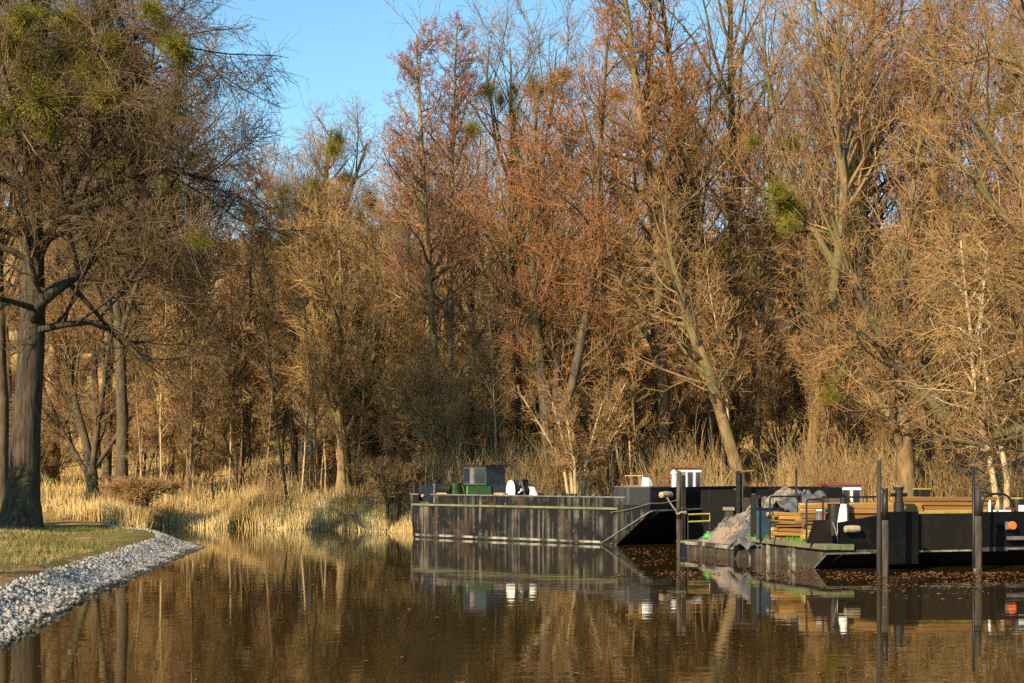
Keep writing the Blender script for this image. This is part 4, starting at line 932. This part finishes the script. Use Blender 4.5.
# ------------------------------------------------------------------ black timber barge
DU = Vector((.28, -.96, 0)); DA = math.atan2(DU.y, DU.x); WD = Vector((6.83, 31.6, 0)); DV = Vector((-DU.y, DU.x, 0))
D = empty('timber_barge', WD, DA); tag(D, 'black steel barge with mossy side ledge, loaded with yellow timber', 'barge')
def Dw(x, y, z): return WD + DU * x + DV * y + Vector((0, 0, z))
def onD(px, x):
    """world point seen in column px on the line x metres before the waterline end"""
    o = WD + DU * x; k = (px - CX) / F; t = (k * o.y - o.x) / (DV.x - k * DV.y); p = o + DV * t; return Vector((p.x, p.y, 0)), t
W_ = 6.6
MB().side([(-3.3, -.4), (-.5, -.4), (.0, .0), (.58, .36), (.58, .45), (-3.3, .45)], 0, W_).build('hull', 'hull_mud', D)
MB().side([(-.5, -.404), (-.56, -.38), (.5, .37), (.592, .355)], .03, W_).build('bow_ramp', 'hull_black_shaded', D)  # underside of this bow, also with shade put into the colour
MB().box(-3.36, .66, -.10, .30, .452, .58).build('side_ledge', 'algae', D, bevel=.015)
MB().box(.582, .66, .303, .62, .452, .58).build('ledge_end', 'algae', D)
for x in (-3.25, -2.3, -1.2, -1.0): MB().box(x, x + .10, -.05, -.003, -.3, .448).build('side_rib', 'chalk', D)
b = MB(); b.tube([(.02, -.02, .02), (.60, -.02, .37), (.62, 1.05, .375)], .022); b.tube([(.25, .25, .14), (.62, .35, .36)], .014); b.build('chine_rail', 'rail', D)
MB().prism([(-3.28, .304), (.40, .304), (.40, W_), (-3.28, W_)], .452, .56).build('deck', 'hull_black_shaded', D)
# bulwark across the bow, rising to the right
b = MB(); bm = b.bm
pr = [(.32, 1.06), (1.5, 1.24), (2.15, 1.26), (W_, 1.27)]
lo1 = [bm.verts.new((.575, y, .40)) for y, z in pr]; hi1 = [bm.verts.new((.53, y, z)) for y, z in pr]; lo2 = [bm.verts.new((.48, y, .40)) for y, z in pr]; hi2 = [bm.verts.new((.46, y, z)) for y, z in pr]
for i in range(3):
    for a_, c_ in ((lo1, hi1), (hi1, hi2), (hi2, lo2), (lo2, lo1)): bm.faces.new((a_[i], a_[i + 1], c_[i + 1], c_[i]))
bm.faces.new((lo1[0], hi1[0], hi2[0], lo2[0])); bm.faces.new((lo1[3], lo2[3], hi2[3], hi1[3])); b.build('bow_bulwark', 'hull_black_shaded', D)
pa, ta = onD(880, .6); pb, tb = onD(915, .6); MB().box(.585, .74, ta, tb, .12, 1.29).build('spud_well', 'hull_black_shaded', D)
pc, tc_ = onD(977, .6); MB().box(.585, .61, tb + .01, tc_, .42, 1.24).build('bow_panel', 'brownplate', D); MB().box(.585, .625, tb + .01, tc_, 1.242, 1.285).build('yellow_edge', 'yellow', D); MB().box(.60, .635, tb + .03, tc_, .375, .41).build('white_line', 'chalk', D)
pd, td = onD(1006, .6)
for z0, z1, l_ in ((.62, .70, 1.2), (.40, .44, .45)): MB().box(.62, .74, td, td + l_, z0, z1).build('step', 'rail', D)
ro = empty('lifebuoy', Dw(.66, td + .10, .95), DA); tag(ro, 'round orange lifebuoy with white side fixed to the black bow', 'lifebuoy')
MB().lathe([(.02, 0), (.085, 0), (.10, .04), (.085, .08), (.02, .08)], (0, 0, 0), 18, 'x').build('disc', 'orange', ro); MB().box(-.02, .0, -.15, .10, -.09, .09).build('bracket', 'rail', ro)
# brown trapezoid plate, fender, cord
t = empty('hatch_plate', Dw(.42, .0, .585), DA); tag(t, 'dark brown trapezoid steel plate standing on the mossy ledge', 'plate')
pe, te = onD(807, .3); pf, tf = onD(833, .3); 
MB().prism([(0, 0), (0, 0.03), (.03, .03), (.03, 0)], 0, .01).build('foot', 'brownplate', t)
bb = MB(); bb.bm.free(); bb.bm = bmesh.new(); L = .62
q0 = [bb.bm.verts.new((.0, y, z)) for y, z in ((-.02, .0), (L, .0), (L - .08, .52), (.16, .52))]; q1 = [bb.bm.verts.new((-.04, y, z)) for y, z in ((-.02, .0), (L, .0), (L - .08, .52), (.16, .52))]
bb.bm.faces.new(q0); bb.bm.faces.new(q1[::-1])
for i in range(4): bb.bm.faces.new((q0[i], q0[(i + 1) % 4], q1[(i + 1) % 4], q1[i]))
bb.build('plate', 'brownplate', t)
pg, _ = onD(808, .15); t.location = Vector((pg.x, pg.y, .585)); t.rotation_euler = (0, 0, DA)
pg, tg = onD(852, .70); f = MB().lathe([(.02, -.18), (.075, -.17), (.085, 0), (.075, .17), (.02, .18)], (0, 0, 0), 12, 'y').build('bow_fender', 'fender'); f.location = (pg.x, pg.y, zof(529, pg.y)); f.rotation_euler = (0, .0, DA); tag(f, 'pale rope fender lashed to the black bow near the mossy ledge end', 'fender')
pg, tg = onD(835, .68); b = MB(); z0 = zof(522, pg.y); b.tube([(0, -.06, z0), (.0, 0, z0 - .14), (0, .04, z0 - .30)], .014); r_ = b.build('mooring_rope', 'rope'); r_.location = (pg.x, pg.y, 0); r_.rotation_euler = (0, 0, DA); tag(r_, 'short pale rope over the bulwark beside the brown plate', 'rope')
# dark blue bulkhead
pa, ta = onD(757, -2.4); pb, tb = onD(772, -2.4); t = empty('bulkhead', (pa.x, pa.y, .56), DA); tag(t, 'dark blue steel bulkhead at the end of the timber', 'bulkhead'); L = tb - ta
hb = zof(510, pa.y) - .56; MB().box(-.05, .05, 0, L + .12, 0, hb).build('plate', 'steelblue', t, bevel=.01); MB().box(-.07, .07, -.02, L + .3, hb + .002, hb + .05).build('edge', 'black', t); MB().lathe([(.05, 0), (.05, .3), (.03, .32)], (.10, L * .55, hb - .10), 12, 'y').build('end_roller', 'fender', t)
MB().box(.052, .075, .03, .06, .02, hb - .02).build('stiffener', 'black', t)
# moss tufts on the ledge
tufts = []
gm = np.random.default_rng(81); n = 1400; xx = gm.uniform(-3.3, -.3, n); yy = gm.uniform(-.08, .28, n); kq = np.sin(xx * 5) + gm.normal(0, .5, n) > -.2; xx, yy = xx[kq], yy[kq]
v_, q_ = blades(np.stack([xx, yy, np.full(len(xx), .575)], 1), gm.uniform(.03, .13, len(xx)), .5, gm.uniform(.008, .018, len(xx)), gm, 1)
o = link_mesh('moss', np_mesh('moss', v_, q_, material=M['moss'])); o.location = WD; o.rotation_euler = (0, 0, DA); tag(o, 'fresh green moss and weeds sprouting along the barge ledge', 'moss', kind='stuff')

# timber: every plank its own
PL = {}
def plank(L, w_, h, key):
    if key not in PL:
        b = MB(); b.box(0, L, -w_ / 2, w_ / 2, 0, h); PL[key] = b.build('plank', 'timber', bevel=.008); return PL[key], True
    o = PL[key].copy(); COL.objects.link(o); return o, False
gt = np.random.default_rng(91); VA = math.atan2(DV.y, DV.x); PA = math.atan2(.08, .997)
for L, key, x_row, px_a, zbase, n_lay, depth, h, lb, grp in ((2.9, 'a', -.85, 802, .62, 7, 3, .108, 'yellow plank of the middle timber stack on the black barge', 'planks of the middle timber stack'),
                                                     (2.45, 'b', -.55, 893, 1.21, 4, 3, .085, 'yellow plank of the highest timber stack by the tall post', 'planks of the high timber stack')):
    for i in range(n_lay):
        for j in range(depth):
            o, first = plank(L, .20, h, key); xr = x_row - j * .23
            pa, ta = onD(px_a + gt.normal(0, 3.5 if key == 'a' else 1.2), xr); o.location = Dw(xr + gt.normal(0, .012), ta, zbase + i * (h + .012) + .002 * j); o.rotation_euler = (gt.normal(0, .02), gt.normal(0, .004), PA + gt.normal(0, .010))
            tag(o, lb, 'plank', grp)
bs = MB()
pa, ta = onD(893, -.55)
for x in (.2, 1.1, 2.0): bs.box(x, x + .12, -.6, .1, .56, 1.195)
bs = bs.build('trestle', 'black'); bs.location = Dw(-.55, ta, 0); bs.rotation_euler = (0, 0, PA); tag(bs, 'black trestle carrying the high timber stack', 'trestle')
for i in range(7):
    for j in range(2):
        xr = -1.75 - .24 * j; pa, ta = onD(774 + gt.normal(0, 2.5), xr); o, first = plank(.95, .16, .08, 'c'); o.location = Dw(xr + gt.normal(0, .03), ta, .585 + i * .094 + .003 * j); o.rotation_euler = (gt.normal(0, .05), gt.normal(0, .03), PA + gt.normal(0, .16)); tag(o, 'skewed yellow plank in the untidy stack beside the blue bulkhead', 'plank', 'planks of the untidy stack')
# rails
def rail(label, px0, px1, xr, ytop, zb, r=.022, rad=.07, m='black', mid=None, cat='rail'):
    pa, ta = onD(px0, xr); pb, tb = onD(px1, xr); zt = zof(ytop, pa.y) - zb; L = tb - ta; t = empty('hand_rail', (pa.x, pa.y, zb), VA); tag(t, label, cat)
    pts = [(0, 0, 0), (0, 0, zt - rad)] + [(x, 0, z) for x, z in arc(rad, zt - rad, rad, 180, 90)] + [(x, 0, z) for x, z in arc(L - rad, zt - rad, rad, 90, 0)] + [(L, 0, zt - rad), (L, 0, 0)]
    MB().tube(pts, r).build('hoop', m, t)
    if mid is not None: MB().tube([(0, 0, zof(mid, pa.y) - zb), (L, 0, zof(mid, pa.y) - zb)], r * .8).build('mid_bar', m, t)
    return t
rail('black tube rail in front of the rubble heap top', 770, 801, -1.6, 496.5, .58, mid=522)
rail('narrow black hoop rail above the brown plate', 806.5, 823, -.3, 499.5, .58, mid=521)
rail('wide black rail between the white sack and the tall post', 848, 879, .3, 497, .56)
rail('arched black hoop rail beside the second tall post', 982, 1012, .3, 494, .56, r=.028, rad=.30)
# deck gear
def drum_at(name, label, px, x, py0, py1, rad, m, cat, cap=None, zb=None):
    p, t_ = onD(px, x); zb = .56 if zb is None else zb; h = zof(py0, p.y) - zb; t = empty(name, (p.x, p.y, zb), VA); tag(t, label, cat)
    MB().lathe([(rad * .97, 0), (rad, .02), (rad, h * .33), (rad * 1.05, h * .34), (rad * 1.05, h * .36), (rad, h * .37), (rad, h * .66), (rad * 1.05, h * .67), (rad * 1.05, h * .69), (rad, h * .7), (rad, h - .02), (rad * .97, h)], k=20).build('shell', m, t)
    MB().lathe([(rad * 1.06, h + .002), (rad * 1.06, h + .035)], k=20).build('lid', cap or m, t); return t, h
t, h = drum_at('barrel', 'black barrel behind the bulwark next to the white sack', 834, -.45, 505, 521, .145, 'black', 'barrel')
p, _ = onD(843.5, -.25); t = empty('white_sack', (p.x, p.y, .56), VA); tag(t, 'white tapered sack standing beside the black barrel', 'sack')
h = zof(497.5, p.y) - .56; MB().lathe([(.13, 0), (.15, .05), (.14, h * .45), (.09, h * .75), (.06, h * .86)], k=14).build('bag', 'white', t, smooth=True); MB().lathe([(.062, h * .86), (.075, h * .88), (.075, h), (.02, h + .01)], k=12).build('neck', 'black', t)
p, _ = onD(824.5, -.5); t = empty('gas_bottle', (p.x, p.y, .56), VA); tag(t, 'small red bottle with white foot beside the black barrel', 'bottle')
h = zof(512, p.y) - .56; MB().lathe([(.08, 0), (.085, .03), (.085, h * .75), (.05, h * .9), (.02, h)], k=14).build('body', 'red', t, smooth=True); MB().lathe([(.088, h * .5), (.088, h * .62)], k=14).build('label_band', 'white', t); MB().lathe([(.03, h), (.03, h + .04)], k=8).build('valve', 'rail', t)
p, _ = onD(819, -.5); t = empty('canister', (p.x, p.y, .56), VA); tag(t, 'pale canister next to the small red bottle', 'canister')
h = zof(511, p.y) - .56; MB().box(-.06, .06, -.1, .1, 0, h).build('body', 'rail', t, bevel=.02); MB().box(-.04, .04, -.06, .06, h + .002, h + .04).build('handle', 'white', t)
p, _ = onD(899, .25); t = empty('cross_bollard', (p.x, p.y, .56), VA); tag(t, 'black bollard with crossbar and mossy head beside the tall post', 'bollard')
h = zof(487, p.y) - .56; MB().lathe([(.12, 0), (.12, h * .72), (.09, h * .74), (.09, h * .96), (.12, h * .97), (.12, h)], k=14).build('post', 'black', t); MB().tube([(-.2, 0, h * .86), (.2, 0, h * .86)], .045).build('crossbar', 'black', t); MB().lathe([(.11, h + .002), (.08, h + .04)], k=12).build('moss_head', 'algae', t)
p, _ = onD(922, -1.2); t = empty('tool_box', (p.x, p.y, 1.60), VA); tag(t, 'dark box with a yellow lid lying on the timber', 'box')
MB().box(-.15, .15, -.14, .14, 0, .16).build('case', 'black', t, bevel=.01); MB().box(-.16, .16, -.15, .15, .162, .19).build('lid', 'yellow', t)
p, _ = onD(964, -.28); t = empty('steel_bracket', (p.x, p.y, 1.0), VA); tag(t, 'black upright clamp against the end of the high timber stack', 'clamp')
MB().box(-.06, .06, -.05, .0, 0, zof(502, p.y) - 1.0).build('plate', 'black', t); MB().box(-.08, .08, -.02, .06, -.44, -.003).build('foot', 'black', t)
p, _ = onD(989.5, .2); t = empty('white_stake', (p.x, p.y, .56), VA); tag(t, 'thin white stake under the arched rail', 'stake')
h = zof(500, p.y) - .56; MB().tube([(0, 0, 0), (0, 0, h)], .03).build('stake', 'white', t); MB().lathe([(.045, 0), (.045, .05)], k=10).build('foot', 'black', t)
p, _ = onD(1004, .2); t = empty('white_tray', (p.x, p.y, .56), VA); tag(t, 'low white tray with a red end under the arched rail', 'tray')
h = zof(510, p.y) - .56; MB().box(-.22, .12, -.12, .12, 0, h).build('tray', 'white', t, bevel=.01); MB().box(.122, .20, -.12, .12, 0, h + .06).build('end', 'red', t)
t, h = drum_at('bin', 'dark bin with a yellow lid and a pale label at the end of the barge', 1017.5, .15, 499, 515, .14, 'black', 'bin', 'yellow'); MB().box(-.08, .09, -.152, -.147, h * .60, h * .86).build('label', 'white', t)

# ------------------------------------------------------------------ mooring piles
def pile(name, label, px, Y, ytop, wpx, m='pile_steel', square=False, collar=None, lower=None, cat='post', tilt=0.0, group=None):
    x = (px - CX) / F * Y; zt = zof(ytop, Y); r = wpx / F * Y / 2; t = empty(name, (x, Y, 0)); tag(t, label, cat, group); t.rotation_euler = (0, tilt, 0)
    zs = -.8
    if lower is not None:
        zl = zof(lower, Y); MB().tube([(0, 0, -.8), (r * .15, 0, zl * .5), (0, 0, zl - .003)], [r * 1.08, r * 1.05, r], 12).build('lit_foot', 'pile_lit_grey', t, smooth=True); zs = zl  # paler foot: sunlight on the lower pile put into its colour
    if square: MB().box(-r, r, -r, r, zs, zt).build('shaft', m, t, bevel=.01)
    else: MB().tube([(0, 0, zs), (0, 0, (zs + zt) / 2), (r * .1, 0, zt)], [r, r * .97, r * .92], 12).build('shaft', m, t, smooth=True)
    MB().lathe([(r * 1.08, zt + .002), (r * 1.0, zt + .04)], k=12).build('cap', m, t)
    if collar: MB().lathe([(r * 1.02, zof(collar + 1.2, Y)), (r * 1.25, zof(collar + 1.0, Y)), (r * 1.25, zof(collar - 1.2, Y)), (r * 1.02, zof(collar - 1.4, Y))], k=12).build('collar', 'yellow' if not lower else 'chalk', t)
    return t
pile('mooring_post', 'grey post of the pair standing before the black bow', 678.5, 37.9, 472, 4.4, 'pile_lit_grey', lower=519)
pile('mooring_post', 'rust-brown post of the pair standing before the black bow', 683.6, 38.2, 473, 4, 'rusty', True, collar=508)
pile('mooring_post', 'black post of the pair beyond the rubble barge', 738, 40.2, 472, 4, 'black', True)
pile('mooring_post', 'grey-brown post of the pair beyond the rubble barge', 741.6, 40.3, 474, 3, 'pile_lit_grey', True)
p = at(743, 471.5, 40.2); b = MB(); b.tube([(-.25, 0, 0), (.30, 0, .02)], .022); o = b.build('cross_bar', 'rusty'); o.location = p; tag(o, 'thin red-brown bar across the top of the paired posts', 'bar')
pile('mooring_post', 'short black post in front of the blue bulkhead', 754, 34.6, 495, 6, 'black', True)
pile('mooring_post', 'second short black post touching the blue bulkhead', 759.5, 34.9, 497, 4, 'black')
pile('mooring_post', 'thin black upright pole behind the rubble rail', 796.2, 35.5, 470, 2.2, 'black')
pile('mooring_post', 'thick black stanchion in front of the rubble heap top', 799.5, 33.4, 495, 4, 'black', True)
pile('mooring_pile', 'tall thin black pile leaning on the thicker pile by the wide rail', 879, 29.9, 462, 5, 'pile_steel')
pile('mooring_pile', 'thick wooden pile with foot coloured as sunlit beside the wide rail', 885, 29.5, 490, 6.4, 'black', lower=520, collar=None)
pile('mooring_pile', 'thick wooden pile with a chalky waterline ring beside the arched rail', 978, 30.9, 488, 6.8, 'pile_steel', lower=516, collar=570)
pile('mooring_pile', 'thin black pile tied to the pile by the arched rail', 973.5, 31.1, 468, 3, 'black')
# mooring ropes
def rope(label, pts, r=.012, sag=.0):
    pts = [Vector(p) for p in pts]; out = []
    for a, c in zip(pts, pts[1:]):
        for i in range(8):
            s = i / 8; q = a.lerp(c, s); q.z -= sag * 4 * s * (1 - s); out.append(q)
    out.append(pts[-1]); base = out[0].copy(); b = MB(); b.tube([q - base for q in out], r, 6); o = b.build('mooring_rope', 'rope', smooth=True); o.location = base; return tag(o, label, 'rope')
rope('thick rope running from the tan fender down to the paired posts', [Aloc(1.58, .62, 1.44), at(679, 514, 37.7)], .028, .03)
rope('thin line sagging along the bow of the long barge to the paired posts', [Aloc(.05, -.06, .98), Aloc(1.47, -.06, 1.27), at(677, 500, 37.7)], .008, .04)
p1 = at(682, 513, 37.8); k = MB(); k.tube([Vector((math.cos(a) * .13, math.sin(a) * .13, .03 * math.sin(3 * a))) for a in [i * .5236 for i in range(13)]], .03); o = k.build('rope_coil', 'rope', smooth=True); o.location = p1 + Vector((0, .12, 0)); tag(o, 'rope coil wound around the paired posts', 'rope')

# ------------------------------------------------------------------ notice board in the reeds
Yn = 60; p = at(306, 446, Yn); z0 = gz(p.x, Yn); t = empty('notice_board', (p.x, Yn, z0)); tag(t, 'small blue-grey board on two legs among the saplings', 'board')
wn, zt, zl = .21, zof(435, Yn) - z0, zof(457, Yn) - z0
for s in (-1, 1): MB().box(s * .15 - .025, s * .15 + .025, -.02, .02, -.2, zl - .003).build('leg', 'bark_dark', t)
MB().box(-wn, wn, -.03, .03, zl, zt).build('frame', 'cab', t, bevel=.01)
for a, c in ((zl + .10, (zl + zt) / 2 - .03), ((zl + zt) / 2 + .03, zt - .12)): MB().box(-wn + .05, wn - .05, -.042, -.032, a, c).build('panel', 'navy', t)
